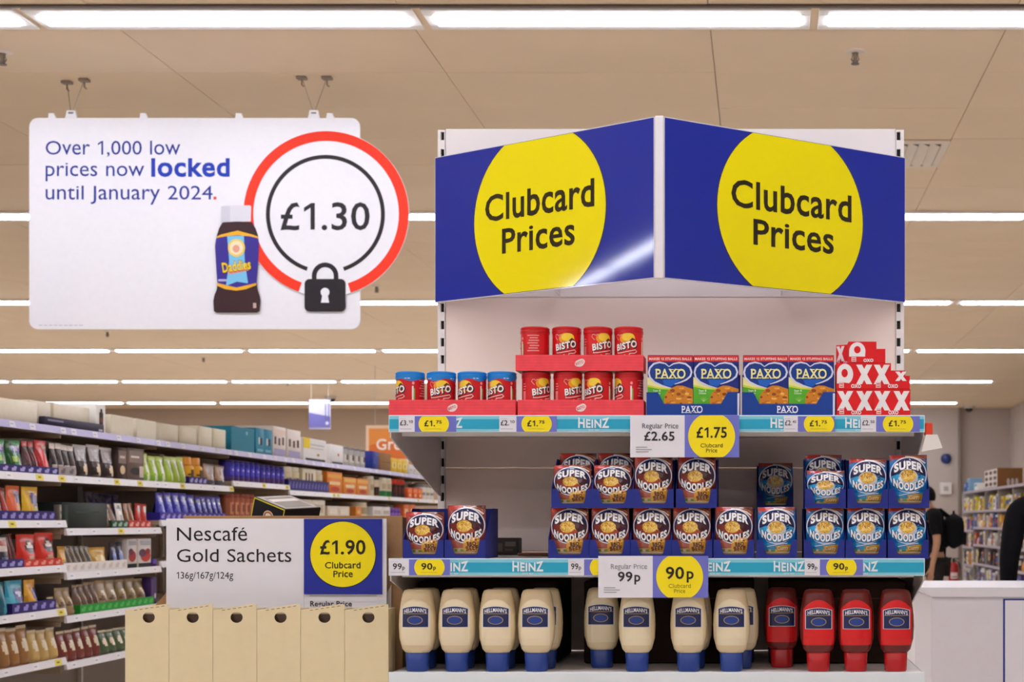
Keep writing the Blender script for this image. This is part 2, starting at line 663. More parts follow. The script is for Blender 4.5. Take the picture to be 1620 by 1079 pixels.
mb = MB(); mb.cbox(bx0, bx1, -.02, .03, 0, .12, C('#8d8782'), .003); mb.build('plinth', 'metal', unit)

TEAL = C('#1fa9cc')
def heinz(p, x, y, h, w):
    yb = y
    p.text('HEINZ', x, y, h, C('#f2f6f7'), 2, bold=.03, align='l', width=w, warp=lambda u, v: (u, yb + (v - yb) * (1.0 + 0.28 * (2 * (u - x) / w - 1) ** 2)))
    p.text('ESTD 1869', x + w / 2, y - h * .42, h * .2, C('#e0eff2'), 2, bold=.015, align='c')

def end_shelf(name, label, ytop, ybot, words, cat='shelf', teal=True):
    zt, zb = PZ(ytop, YF), PZ(ybot, YF)
    s = thing(name, label, cat, ((EX0 + EX1) / 2, YB, zt), 0, 'end unit shelves')
    hw = (EX1 - EX0) / 2
    d = YB - YF
    mb = MB()
    mb.cbox(-hw + .004, hw - .004, -d + .006, -.007, -.022, -.001, C('#e6e0dc'), .002)
    mb.box(-hw + .02, hw - .02, -d + .05, -d + .07, -.045, -.022, C('#e6e0dc'))
    mb.build('shelf_board', 'metal', s)
    for sx in (-1, 1):
        x0 = sx * hw - (0 if sx > 0 else -.0) - (.003 if sx > 0 else 0)
        prof = [(-d + .012, -.002), (-.006, -.002), (-.006, -.178), (-.03, -.178), (-d + .012, zb - zt - .012)]
        mb = MB(); mb.prism(prof, lambda u, v: (x0, u, v), lambda u, v: (x0 + .003, u, v), C('#ddd6d2')); mb.build('bracket', 'metal', s)
    mb = MB(); mb.cbox(-hw, hw, -d - .002, -d + .006, zb - zt, .001, C('#e9f1f4'), .001)
    rail = mb.build('price_rail', 'plastic', s)
    if teal:
        p = Print()
        h = zt - zb
        p.rect(-hw + .002, hw - .002, -h + .002, -.001, C('#86d3e6'), 0)
        p.rect(-hw + .002, hw - .002, -h * .80, -h * .22, TEAL, 1)
        m = (615 + 1463) / 2
        for x in words:
            heinz(p, (x - m) * YF / F, -h * .72, h * .46, 49 * YF / F)
        p.build('edge_strip', front_map(-d - .002), 'plastic', rail, .0003)
    return s, zt
shelf_a, ZA = end_shelf('gondola_shelf', 'upper end unit shelf with a teal lettered edge strip under the gravy tubs', 657.5, 684, [683, 915, 1219, 1337])
shelf_b, ZB = end_shelf('gondola_shelf', 'middle end unit shelf with a teal lettered edge strip under the noodle packets', 884, 911, [692, 811, 1107, 1224, 1340])
shelf_c, ZC = end_shelf('gondola_shelf', 'lower end unit shelf with a plain edge under the sauce bottles', 1064, 1092, [], teal=False)
mb = MB(); mb.cbox(EX0, EX1, YF + .05, YB - .03, 0, .2, C('#cfc9c4'), .004)
tag(mb.build('base_deck', 'metal'), 'grey base deck at the floor of the white shelving end unit', 'shelf')

# ---- price tickets on the rails
LILAC, YEL = C('#7277cc'), C('#ffe81c')
def ticket(x0, x1, ytop, ybot, draw, label, cat, name, group, dy=.0035, mat='paper', thick=.0008):
    """a flat card standing in front of the rail; draw(print, x0, x1, y0, y1) in metres round its middle"""
    Y = YF - dy
    w, h = (x1 - x0) * Y / F, (ybot - ytop) * Y / F
    t = MB(); t.box(-w / 2, w / 2, -thick, 0, -h / 2, h / 2, C('#eceaf0'))
    o = t.build(name, mat, None, (PX((x0 + x1) / 2, Y), Y, PZ((ytop + ybot) / 2, Y)))
    tag(o, label, cat, group)
    p = Print(); draw(p, w, h); p.build('print', front_map(-thick), mat, o, .0003)
    return o
DARK = C('#2b2622')
def white_price(big, small):
    def d(p, w, h):
        if small:
            p.text(big, -w * .42, -h * .08, h * .31, C('#3d3a3c'), 1, .015, width=w * .50)
            p.text(small, w * .13, h * .06, h * .17, C('#3d3a3c'), 1, .015, width=w * .27)
        else:
            p.text(big[:-1], -w * .32, -h * .12, h * .36, C('#3d3a3c'), 1, .015, width=w * .46)
            p.text(big[-1], w * .17, -h * .12, h * .24, C('#3d3a3c'), 1, .015)
        p.rect(-w * .42, w * .3, -h * .33, -h * .30, C('#b9b5bb'), 1)
        p.rect(-w * .42, -w * .05, h * .33, h * .36, C('#cfccd2'), 1)
    return d
def yellow_price(big, small, cx=0.0, cut=None):
    def d(p, w, h):
        p.rect(-w / 2, w / 2, -h / 2, h / 2, LILAC, 0)
        p.disc(cx, 0, 24 * YF / F, h * .78, YEL, 1, 40, (-w / 2, w / 2, -h / 2 + .0004, h / 2 - .0004))
        if small:
            p.text(big, cx - .022, -h * .14, h * .36, DARK, 2, .022, width=.025)
            p.text(small, cx + .0055, h * .03, h * .19, DARK, 2, .022, width=.013)
        elif big:
            p.text(big[:-1], cx - .019, -h * .13, h * .38, DARK, 2, .022, width=.026)
            p.text(big[-1], cx + .009, -h * .13, h * .25, DARK, 2, .022)
        p.rect(cx - .02, cx + .018, -h * .33, -h * .31, C('#b5a31c'), 2)
    return d
ya, yb = 658.5, 683.2
GW, GY = 'white shelf tickets', 'yellow offer tickets'
ticket(631, 656, ya, yb, white_price('£3.', '10'), 'small white price ticket reading £3.10 at the left end of the upper rail', 'price ticket', 'price_ticket', GW)
ticket(656.2, 722, ya, yb, yellow_price('£1.', '75', -.004), 'yellow and lilac £1.75 ticket below the blue-lidded tubs', 'price ticket', 'offer_ticket', GY)
ticket(790, 817, ya, yb, white_price('£2.', '10'), 'small white price ticket reading £2.10 on the upper rail', 'price ticket', 'price_ticket', GW)
ticket(817.2, 881, ya, yb, yellow_price('£1.', '75'), 'yellow and lilac £1.75 ticket below the stacked red-lidded tubs', 'price ticket', 'offer_ticket', GY)
ticket(1240, 1262, ya, yb, white_price('£2.', '40'), 'small white price ticket reading £2.40 below the second stuffing case', 'price ticket', 'price_ticket', GW)
ticket(1262.2, 1321, ya, yb, yellow_price('£1.', '75', .006), 'yellow and lilac £1.75 ticket below the second stuffing case', 'price ticket', 'offer_ticket', GY)
ticket(1362, 1386, ya, yb, white_price('£2.', '50'), 'small white price ticket reading £2.50 below the red cube boxes', 'price ticket', 'price_ticket', GW)
ticket(1386.2, 1455, ya, yb, yellow_price('£1.', '75'), 'yellow and lilac £1.75 ticket below the red cube boxes at the rail end', 'price ticket', 'offer_ticket', GY)
ya, yb = 885, 910.2
ticket(616, 647, ya, yb, white_price('99p', ''), 'small white 99p ticket at the left end of the middle rail', 'price ticket', 'price_ticket', GW)
ticket(647.2, 712, ya, yb, yellow_price('90p', ''), 'yellow 90p ticket below the two lone noodle packets', 'price ticket', 'offer_ticket', GY)
ticket(899, 924, ya, yb, white_price('99p', ''), 'small white 99p ticket beside the big 99p card', 'price ticket', 'price_ticket', GW)
ticket(924.2, 990, ya, yb, yellow_price('', ''), 'yellow ticket mostly hidden behind the big 99p card', 'price ticket', 'offer_ticket', GY)
ticket(1273, 1297, ya, yb, white_price('99p', ''), 'small white 99p ticket below the blue curry noodle packets', 'price ticket', 'price_ticket', GW)
ticket(1297.2, 1365, ya, yb, yellow_price('90p', ''), 'yellow 90p ticket below the blue curry noodle packets', 'price ticket', 'offer_ticket', GY)

def big_card(reg, price, faint):
    def d(p, w, h):
        s = YF / F
        xs = -w / 2 + 86 * s
        g = C('#8c8890') if faint else C('#4a464c')
        g2 = C('#9d8f20') if faint else C('#54491a')
        p.rect(xs, w / 2, -h / 2, h / 2, LILAC, 0)
        cx = -w / 2 + 128.5 * s
        p.disc(cx, 0, 37 * s, 37.5 * s, YEL, 1, 56, (xs, w / 2, -h / 2 + .0004, h / 2 - .0004))
        p.text('Regular Price', -w / 2 + 77 * s if faint else -w / 2 + 19 * s, 12.5 * s, 7.5 * s, g, 1, .0, 'r' if faint else 'l', width=57 * s, tall=1.15)
        if faint:
            p.text(reg[:-1], -w / 2 + 31 * s, -7 * s, 14.5 * s, C('#35323a'), 1, .02, width=23 * s)
            p.text(reg[-1], -w / 2 + 57 * s, -7 * s, 14.5 * s, C('#35323a'), 1, .02)
            p.text(price[:-1], cx - 22 * s, -3 * s, 18 * s, DARK, 2, .02, width=29 * s)
            p.text(price[-1], cx + 11 * s, -3 * s, 17 * s, DARK, 2, .02)
        else:
            p.text(reg, -w / 2 + 22 * s, -6.5 * s, 13.5 * s, C('#35323a'), 1, .02, width=48 * s)
            p.text(price, cx, -2 * s, 16 * s, DARK, 2, .02, 'c', width=48 * s)
        p.text('Clubcard', cx, -17.5 * s, 6 * s, g2, 2, .008, 'c', width=35 * s, tall=1.15)
        p.text('Price', cx, -25.5 * s, 6 * s, g2, 2, .008, 'c', tall=1.15)
        for k, ww in enumerate((18, 25, 20)):
            p.rect(-w / 2 + 9 * s, -w / 2 + (9 + ww) * s, (-18 - 3.6 * k) * s, (-16.6 - 3.6 * k) * s, C('#a7a3aa'), 1)
    return d
ticket(997, 1169.5, 657, 723.5, big_card('£2.65', '£1.75', False), 'large white and lilac card reading £2.65 and £1.75 on the upper rail', 'price card', 'price_card', 'large price cards', dy=.009)
ticket(946.5, 1120.5, 879.5, 945.5, big_card('99p', '90p', True), 'large white and lilac card reading 99p and 90p on the middle rail', 'price card', 'price_card', 'large price cards', dy=.009)

# ---- red clip with a hanging white card at the shelf end
t = thing('shelf_clip', 'red clip with a blank white card hanging off the upper shelf end', 'clip', (EX1, 3.655, PZ(689, 3.655)))
s = 3.655 / F
mb = MB(); mb.cbox(.0015, 13 * s, -.012, .012, 0, 20 * s, C('#e2401f'), .003, 2); mb.build('clip_body', 'plastic', t)
q = [(-6, 1), (12, 1), (20, -20), (-13, -26)]
mb = MB(); mb.prism([(a * s + .012, b * s) for a, b in q], lambda u, v: (u, -.014, v), lambda u, v: (u, -.0125, v), C('#efe9e2')); mb.build('card', 'paper', t)

# ------------------------------------------------------------------ folded header sign
RXm, RYm = PX(1043, 3.79), 3.79
hz0, hz1 = PZ(480, YB), PZ(251, YB)
HH = hz1 - hz0
hs = thing('header_sign', 'glossy blue sign folded to a ridge with two yellow discs atop the shelving', 'sign', (RXm, RYm, hz0))
BLUE = C('#1c2fa0')
def header_panel(ax, ay, bx, by, circ, word1, word2, flip):
    A, B = Vector((ax, ay)), Vector((bx, by))
    L = (B - A).length
    T = (B - A) / L
    N = Vector((T.y, -T.x))
    def t_of(px):
        r = (px - VX) / F
        return L * (r * ay - ax) / ((bx - ax) - r * (by - ay))
    def mp(u, v, d):
        q = A + T * u + N * d
        return (q.x - RXm, q.y - RYm, v)
    mb = MB()
    mb.prism([(0, 0), (L, 0), (L, HH), (0, HH)], lambda u, v: mp(u, v, .004), lambda u, v: mp(u, v, -.004), C('#e6e3ea'))
    pan = mb.build('panel', 'acrylic', hs)
    p = Print()
    p.rect(.0015, L - .0015, .002, HH - .002, BLUE, 0)
    u0, u1 = t_of(circ[0]), t_of(circ[1])
    cx, r = (u0 + u1) / 2, (u1 - u0) / 2
    bb = (0, L, .003, HH - .003)
    ry = r
    p.disc(cx, HH * .5, r + .0025, ry + .0025, C('#3a3560'), 1, 72, (0, L, .0022, HH - .0022))
    p.disc(cx, HH * .5, r, ry, C('#fcee08'), 2, 72, bb)
    a, b = t_of(word1[0]), t_of(word1[1])
    p.text('Clubcard', (a + b) / 2, .198, .066, C('#2c2618'), 3, .016, 'c', width=b - a, tall=1.16)
    a, b = t_of(word2[0]), t_of(word2[1])
    p.text('Prices', (a + b) / 2, .109, .062, C('#2c2618'), 3, .016, 'c', width=b - a, tall=1.16)
    p.build('print', lambda u, v, d: mp(u, v, d + .004), 'acrylic', pan, .0004)
header_panel(PX(690, 4.215), 4.215, RXm - .010, RYm, (752.5, 960.5), (770, 942.5), (796.5, 911.5), False)
header_panel(RXm + .010, RYm, PX(1430.5, 4.215), 4.215, (1133, 1363), (1155, 1345), (1190, 1317), True)
mb = MB(); mb.cbox(-.0105, .0115, -.008, .006, -.002, HH + .002, C('#efecef'), .003, 2); mb.build('ridge_strip', 'plastic', hs)
for zz in (0.02, HH - .03):
    for sx in (-1, 1):
        mb = MB(); mb.box(min(sx * .3, sx * .3 + .004), max(sx * .3, sx * .3 + .004), .225, YB - RYm - .006, zz, zz + .02, C('#d8d4d2')); mb.build('strut', 'metal', hs)

# ------------------------------------------------------------------ hanging price-lock sign
YS = 8.8
sg = thing('hanging_sign', 'large white hanging sign with a red ring and padlock around £1.30', 'sign', (PX(310, YS), YS, PZ(521, YS)))
so = sg.location
def sgm(d0):
    return lambda u, v, d=0.0: (PX(u, YS) - so.x, -d0 - d, PZ(-v, YS) - so.z)
mb = MB(); P = rrect_pts(47, 570, -521, -187, 14)
mb.prism(P, sgm(.006), sgm(-.006), C('#f1f0f5')); board = mb.build('board', 'plastic', sg)
mb = MB(); P = [(517 + 131 * cos(2 * pi * i / 72), -339 + 131 * sin(2 * pi * i / 72)) for i in range(72)]
mb.prism(P, sgm(.014), sgm(.007), C('#f1f0f5')); disc = mb.build('price_disc', 'plastic', sg)
p = Print()
NAVY = C('#2a3a94')
p.text('Over 1,000 low', 73, -245, 21.5, NAVY, 0, .0, width=213, tall=1.15)
p.text('prices now', 73, -279, 21.5, NAVY, 0, .0, width=156, tall=1.15)
p.text('locked', 240, -279, 27, C('#1f3fb4'), 0, .026, width=124, tall=1.15)
p.text('until January 2024', 73, -316, 21.5, NAVY, 0, .0, width=264, tall=1.15)
p.rect(338.5, 343, -316, -311.5, C('#ee3b26'), 0)
for k in range(9):
    p.rect(62 + k * 8, 68 + k * 8, -515.5, -514.2, C('#c9c8d2'), 0)
p.build('lettering', sgm(.006), 'paper', board, .001)
p = Print()
p.ring(517, -339, 130.5, 15.5, C('#f4391f'), 0, -72.6, 250.6, 90)
p.ring(516, -340, 94, 6.3, C('#2b2527'), 0, -71.6, 251.6, 90)
p.text('£1.30', 515.5, -364, 42, C('#2a2729'), 0, .010, 'c', width=141)
INK = C('#272227')
p.rrect(483, 548, -493.5, -442, 8, INK, 0)
p.ring(515.5, -437, 21, 7.5, INK, 0, 0, 180, 30)
p.rect(494.5, 502, -442, -437, INK, 0); p.rect(529, 536.5, -442, -437, INK, 0)
p.disc(515.5, -463, 7, 7, C('#f1f0f5'), 1)
p.poly([(511.5, -466), (519.5, -466), (522, -479.5), (509, -479.5)], C('#f1f0f5'), 1.4)
p.build('price_print', sgm(.014), 'paper', disc, .001)
# printed sauce bottle across board and disc
p = Print()
def bq(x, y):
    return (320 + x / 5.39, -(310 + y / 5.39))
p.poly([(172, 95), (200, 88), (415, 85), (425, 95), (422, 222), (170, 228)], C('#dfdee6'), 0, bq)
p.poly([(172, 95), (245, 90), (245, 225), (170, 228)], C('#d0cfda'), 1, bq)
body = [(180, 232), (300, 222), (430, 228), (462, 280), (482, 335), (493, 420), (484, 600), (472, 740), (480, 800), (500, 860), (506, 900), (498, 985), (475, 998), (130, 998), (108, 985), (103, 900), (112, 850), (132, 800), (138, 740), (128, 600), (118, 430), (130, 350), (152, 280)]
p.poly(body, C('#3b2226'), 0, bq)
lab = [(131, 352), (165, 335), (310, 300), (440, 335), (485, 352), (492, 420), (484, 600), (472, 740), (468, 765), (380, 800), (300, 812), (200, 798), (138, 770), (138, 740), (128, 600), (118, 430)]
p.poly(lab, C('#f2b32a'), 1, bq)
p.poly([(128, 365), (200, 350), (310, 340), (420, 350), (487, 368), (492, 420), (484, 600), (472, 745), (300, 785), (138, 745), (128, 600), (118, 430)], C('#3a2f90'), 2, bq)
p.poly([(222, 348), (365, 345), (372, 560), (400, 750), (305, 735), (212, 772), (240, 560)], C('#7cc4ea'), 3, bq)
p.disc(*bq(302, 448), 13.5, 14, C('#f4d05a'), 4)
p.disc(*bq(302, 448), 10.5, 11, C('#f6e6c0'), 5)
p.disc(*bq(300, 455), 5.5, 6, C('#e6a58c'), 6)
p.poly([(230, 650), (400, 615), (408, 640), (240, 675)], C('#ef8d86'), 4, bq)
p.text('Daddies', 354.3, -432.6, 15.5, C('#6a4a10'), 5, .05, width=46, rot=radians(8))
p.text('Daddies', 354.8, -432.0, 14.5, C('#f7cf1e'), 6, .03, width=45, rot=radians(8))
p.rect(347, 361, -446, -442.5, C('#b9b6e0'), 3)
p.rect(402, 407, -488, -480, C('#c9b0a8'), 1)
p.build('bottle_picture', sgm(.0155), 'paper', board, .001)
for px_, small in ((82, 1), (227, 1), (378, 1), (522, 1), (113, 0), (497, 0)):
    mb = MB()
    if small:
        mb.prism([(px_ - 5.5, -188), (px_ + 6.5, -188), (px_ + 6.5, -184.5), (px_ + 4.5, -182), (px_ + 4.5, -179.5), (px_ - 4.5, -179.5), (px_ - 4.5, -183)], sgm(.008), sgm(-.008), C('#f3f2f5'))
    else:
        mb.prism([(px_ - 9.5, -188), (px_ + 9.5, -188), (px_ + 6.5, -175), (px_ - 6.5, -175)], sgm(.008), sgm(-.008), C('#efeef2'))
        mb.box(*sorted((PX(px_ - 4, YS) - so.x, PX(px_ + 4, YS) - so.x)), -.0095, -.008, PZ(180.5, YS) - so.z, PZ(178, YS) - so.z, C('#6a6460'))
    mb.build('hanger_clip', 'plastic', sg)
for a, b, dy in (((106, 128), (112, 176), 0), ((133.5, 124.5), (115, 176), .08), ((477.5, 121), (495, 174), 0), ((517.5, 121), (499, 174), .0)):
    Yh = F * (CEIL - EZ) / (VY - a[1])
    top = Vector((PX(a[0], Yh), Yh, CEIL - .002)) - so
    bot = Vector((PX(b[0], YS) - so.x, 0, PZ(b[1], YS) - so.z))
    mb = MB(); mb.tube([bot, bot.lerp(top, .5) + Vector((0, 0, -.004)), top], .0022, 6, C('#a08f7c')); mb.build('wire', 'wire', sg)
    mb = MB(); mb.cbox(top.x - .028, top.x + .028, top.y - .02, top.y + .02, top.z - .016, top.z, C('#8d7b6a'), .003)
    mb.tube([(top.x, top.y, top.z - .012), (top.x, top.y, top.z - .045), (top.x + .012, top.y, top.z - .055)], .005, 6, C('#8d7b6a')); mb.build('ceiling_hook', 'metal', sg)

# ------------------------------------------------------------------ gravy tubs in red trays
S = YF / F
TR, TH = 0.0333, 0.1025
RED = C('#d8131c')
def tub_print(blue):
    p = Print()
    if blue:
        pts = [(-.108 + i * .216 / 40, .082 + .0028 * sin(i * pi / 5)) for i in range(41)]
        p.poly(pts + [(.108, .0895), (-.108, .0895)], C('#1f86d6'), 0)
        for a in (-.03, .03):
            p.rect(a - .006, a - .001, .0845, .0868, C('#dcebf6'), 1); p.rect(a + .001, a + .007, .0845, .0868, C('#dcebf6'), 1)
    top = .080 if blue else .086
    p.disc(.002, top - .012, .019, .0135, C('#f29a16'), 0)
    p.disc(.004, top - .009, .015, .0095, C('#fbd33a'), 1)
    h = [(-.020, top - .016), (-.027, top - .008), (-.025, top - .003), (-.020, top - .003), (-.0175, top - .006), (-.0145, top - .003), (-.010, top - .004), (-.009, top - .009)]
    p.stroke(h, .0012, C('#f3b9a8'), 2)
    p.poly([(-.004, .060), (.014, .0755), (.019, .072), (.023, .064), (.02, .058)], C('#5d2a14'), 2)
    p.stroke([(.0, .0635), (.006, .0675), (.011, .0655), (.017, .069)], .0028, C('#e3cfc2'), 3)
    p.text('BISTO', .0012, .0488, .0152, C('#3a0d0d'), 3, .075, 'c', width=.0535, rot=radians(11), shear=.12)
    p.text('BISTO', .0, .0502, .0142, C('#fbf6f2'), 4, .035, 'c', width=.0505, rot=radians(11), shear=.12)
    p.stroke([(-.022, .044), (-.0235, .040), (-.012, .0405), (.008, .0445), (.021, .0475), (.0245, .0435), (.019, .0395), (.006, .0385)], .0018, C('#f7d9cf'), 3)
    p.stroke([(-.006, .036), (.002, .032), (.008, .037)], .0028, C('#f2a35c'), 3)
    p.stroke([(-.003, .0335), (.003, .029), (.01, .032)], .002, C('#fbe9da'), 4)
    # nutrition column, recipe lines, barcode round the back
    p.rect(.0415, .0455, .022, .068, C('#f1ece4'), 1); p.rect(.0455, .0485, .022, .062, C('#8ab34f'), 1)
    p.disc(.0445, .0745, .003, .0035, C('#f0a3a0'), 1)
    p.rect(-.052, -.0435, .022, .056, C('#ee8b8b'), 1)
    for k in range(3):
        p.rect(-.052, -.044 + .002 * (k % 2), .060 + .006 * k, .062 + .006 * k, C('#f1a2a0'), 1)
    for k in range(7):
        p.rect(.060 + .003 * (k % 3), .088 - .003 * (k % 2), .044 + .006 * k if .044 + .006 * k < .08 else .08, .0465 + .006 * k if .044 + .006 * k < .08 else .082, C('#f0a09c'), 1)
    p.rect(.072, .090, .022, .034, C('#f3eef0'), 1)
    for k in range(6):
        p.rect(.0735 + k * .0026, .0747 + k * .0026, .0235, .0325, C('#5b4c50'), 2)
    return p

def make_tub(blue):
    mb = MB()
    mb.lathe([(.001, 0), (TR - .002, 0), (TR, .002), (TR, .088), (.001, .088)], 40, RED if not blue else C('#d0131f'))
    o = mb.build('gravy_tub', 'plastic', smooth=40)
    lc = C('#1683d8') if blue else C('#c3121a')
    mb = MB(); mb.lathe([(TR + .0012, .0868), (TR + .0012, .0935), (TR + .0004, .0942), (TR + .0008, .0965), (TR + .0008, TH - .003), (TR - .002, TH - .0005), (TR - .005, TH - .0005), (.001, TH - .003)], 40, lc); mb.build('lid', 'plastic', o, smooth=40)
    tub_print(blue).build('printed_label', lambda u, v, d: ((TR + d) * sin(u / TR), -(TR + d) * cos(u / TR), v), 'plastic', o, .0002, (.0045, None))
    return o
tubs = {True: make_tub(True), False: make_tub(False)}
used = {True: False, False: False}
def put_tub(blue, px, z, rot, label, grp):
    Y = YF + .003 + TR + .0025
    loc = (PX(px, YF + .003), Y, z)
    if not used[blue]:
        o = tubs[blue]; o.location = loc; o.rotation_euler = (0, 0, radians(rot)); used[blue] = True
    else:
        o = dup(tubs[blue], loc, radians(rot))
    tag(o, label, 'tub', grp)

def tray(px0, px1, z, label, bottom_px):
    Y = YF + .002
    w = (px1 - px0) * Y / F
    t = thing('card_tray', label, 'tray', (PX((px0 + px1) / 2, Y), Y, z), 0, 'red card trays')
    h, d, c = .037, .079, C('#fb5560')
    th = .002
    mb = MB()
    mb.cbox(-w / 2, w / 2, 0, th, 0, h, c, .0006); mb.cbox(-w / 2, w / 2, d - th, d, 0, h, c, .0006)
    mb.box(-w / 2, -w / 2 + th, th, d - th, 0, h * .97, c); mb.box(w / 2 - th, w / 2, th, d - th, 0, h * .97, c)
    mb.box(-w / 2 + th, w / 2 - th, th, d - th, 0.0002, th, C('#b59a7c'))
    mb.build('tray_body', 'board', t)
    p = Print()
    for k in range(5):
        p.rect(-w / 2 + .002, w / 2 - .002, .004 + .0068 * k, .0048 + .0068 * k, C('#f24a55'), 0)
    n = 30
    pts = [(.0125 * cos(2 * pi * i / n), .0085 * sin(2 * pi * i / n) * (1 + .08 * sin(6 * pi * i / n))) for i in range(n)]
    r = radians(25)
    p.poly([(x * cos(r) - y * sin(r) + .001, x * sin(r) + y * cos(r) + .0185) for x, y in pts], C('#f6e3df'), 1)
    p.text('BISTO', .001, .0155, .0062, C('#e2727a'), 2, .03, 'c', width=.019, rot=radians(20))
    p.build('print', front_map(0), 'board', t, .0003)
    return t
tray(615, 815.5, ZA, 'red card tray holding four blue-lidded gravy tubs', 657)
tray(819, 1018.5, ZA, 'red card tray of red-lidded tubs resting directly on the shelf', 657)
z_t = ZA + .0022
ztop_l = z_t + TH
tray(815.5, 1018, ztop_l + .0002, 'upper red card tray stacked on the red-lidded tubs', 587)
names4 = ['first', 'second', 'third', 'fourth']
for i, (px, r) in enumerate(((643.5, -52), (693.5, 8), (742.5, -27), (790.2, -26))):
    put_tub(True, px, z_t, r, '%s blue-lidded red gravy tub from the left in its tray' % names4[i], 'blue-lidded gravy tubs')
for i, (px, r) in enumerate(((844.8, 36), (895.5, 38), (944.5, -20), (993.2, -62))):
    put_tub(False, px, z_t, r, '%s red-lidded gravy tub from the left in the lower tray' % names4[i], 'red-lidded gravy tubs')
for i, (px, r) in enumerate(((843, -127), (893.5, 4), (943.5, 27), (992.6, -4))):
    put_tub(False, px, ztop_l + .0024, r, '%s red-lidded gravy tub from the left in the upper tray' % names4[i], 'red-lidded gravy tubs')

# ------------------------------------------------------------------ stuffing mix boxes in blue cases
BW, BH = 72.2 * S, 139.5e-3
def paxo_word(p, x0, x1, y0, h, col, l, bold, sh):
    p.text('PAXO', x0, y0, h, col, l, bold, 'l', width=x1 - x0, shear=0)
    w = x1 - x0
    for a, b in ((-.015, .17), (.23, .36), (.44, .56), (.46, .60), (.70, .80)):
        p.rect(x0 + a * w, x0 + b * w, y0, y0 + h * .1, col, l + .5)
    for a, b in ((-.015, .12), (.47, .60), (.66, .80)):
        p.rect(x0 + a * w, x0 + b * w, y0 + h * .9, y0 + h, col, l + .5)
def paxo_front():
    k = S / 9.53
    def q(x, y):
        return ((x - 75) / 700 * BW - BW / 2, (977 - y) * k)
    p = Print()
    x0, x1 = -BW / 2 + .0005, BW / 2 - .0005
    p.rect(x0, x1, .001, BH - .001, C('#12287e'), 0)
    p.rect(x0, x1, q(0, 168)[1], BH - .0008, C('#d8322e'), 1)
    p.rect(x0, x1, q(0, 178)[1], q(0, 168)[1], C('#7c1c3a'), 1)
    p.text('MAKES 12 STUFFING BALLS', 0, q(0, 146)[1], .0052, C('#f7e3dc'), 2, .03, 'c', width=BW * .93)
    p.poly([(75, 400), (110, 425), (200, 500), (330, 545), (440, 572), (400, 588), (250, 570), (75, 530)], C('#f2eda6'), 1, q)
    p.poly([(75, 520), (250, 560), (420, 576), (420, 596), (250, 586), (75, 552)], C('#cfe03c'), 2, q)
    p.poly([(75, 548), (250, 582), (430, 588), (440, 975), (75, 975)], C('#58b22c'), 1, q)
    stuff = [(320, 975), (335, 700), (365, 640), (430, 575), (530, 532), (620, 535), (690, 560), (772, 585), (772, 975)]
    p.poly(stuff, C('#d4841f'), 3, q)
    rr = random.Random(3)
    for i in range(46):
        x, y = rr.uniform(350, 760), rr.uniform(560, 960)
        if y < 560 + abs(x - 570) * .45:
            continue
        c = rr.choice(['#eeb24a', '#f0bd62', '#b9691a', '#8f4a12', '#e39a30'])
        w, h2 = rr.uniform(10, 42) * k, rr.uniform(8, 26) * k
        p.disc(*q(x, y), min(w, x1 - q(x, y)[0]), h2, C(c), 3.2 + i * .015, 10)
    heart_l = [(405, 247), (350, 202), (260, 182), (170, 205), (112, 265), (94, 335), (112, 410), (180, 480), (300, 535), (440, 572)]
    heart_r = [(405, 247), (470, 205), (560, 187), (660, 205), (728, 260), (752, 330), (732, 395), (670, 445), (590, 480), (490, 512)]
    p.poly(heart_l + [(462, 545)] + heart_r[::-1][:-1], C('#123b8c'), 4, q)
    p.poly([(300, 440), (590, 440), (500, 500), (440, 550), (330, 520)], C('#1b62c4'), 5, q)
    wl = [14, 20, 26, 28, 28, 28, 28, 26, 22, 10]
    p.stroke([q(*a) for a in heart_l], [x * k for x in wl], C('#d9dcf4'), 6)
    p.stroke([q(*a) for a in heart_r], [x * k for x in wl], C('#d9dcf4'), 6)
    a, b = q(200, 425), q(660, 285)
    paxo_word(p, a[0] + .001, b[0] + .001, a[1] - .001, b[1] - a[1], C('#0a1c50'), 7, .03, 0)
    paxo_word(p, a[0], b[0], a[1], b[1] - a[1], C('#f4f0a8'), 8, .022, 0)
    p.text('Sage &', q(160, 0)[0], q(0, 622)[1], .0045, C('#e9f4dd'), 2, .01)
    p.text('Onion', q(160, 0)[0], q(0, 662)[1], .0045, C('#e9f4dd'), 2, .01)
    for r in (-50, -25, 0, 25, 50):
        t = radians(r)
        c0 = q(235, 775)
        p.stroke([c0, (c0[0] + 75 * k * sin(t), c0[1] + 75 * k * cos(t))], [10 * k, 3 * k], C('#a6d86a'), 2)
    return p
mb = MB(); mb.cbox(-BW / 2 + .0003, BW / 2 - .0003, 0, .048, 0, BH, C('#1b2f86'), .0008)
pbox = mb.build('stuffing_box', 'card')
paxo_front().build('printed_front', front_map(0), 'card', pbox, .00012)
mb = MB(); mb.box(-BW / 2 + .001, BW / 2 - .001, .0, .048, BH, BH + .0004, C('#d8322e')); mb.build('top_flap', 'card', pbox)
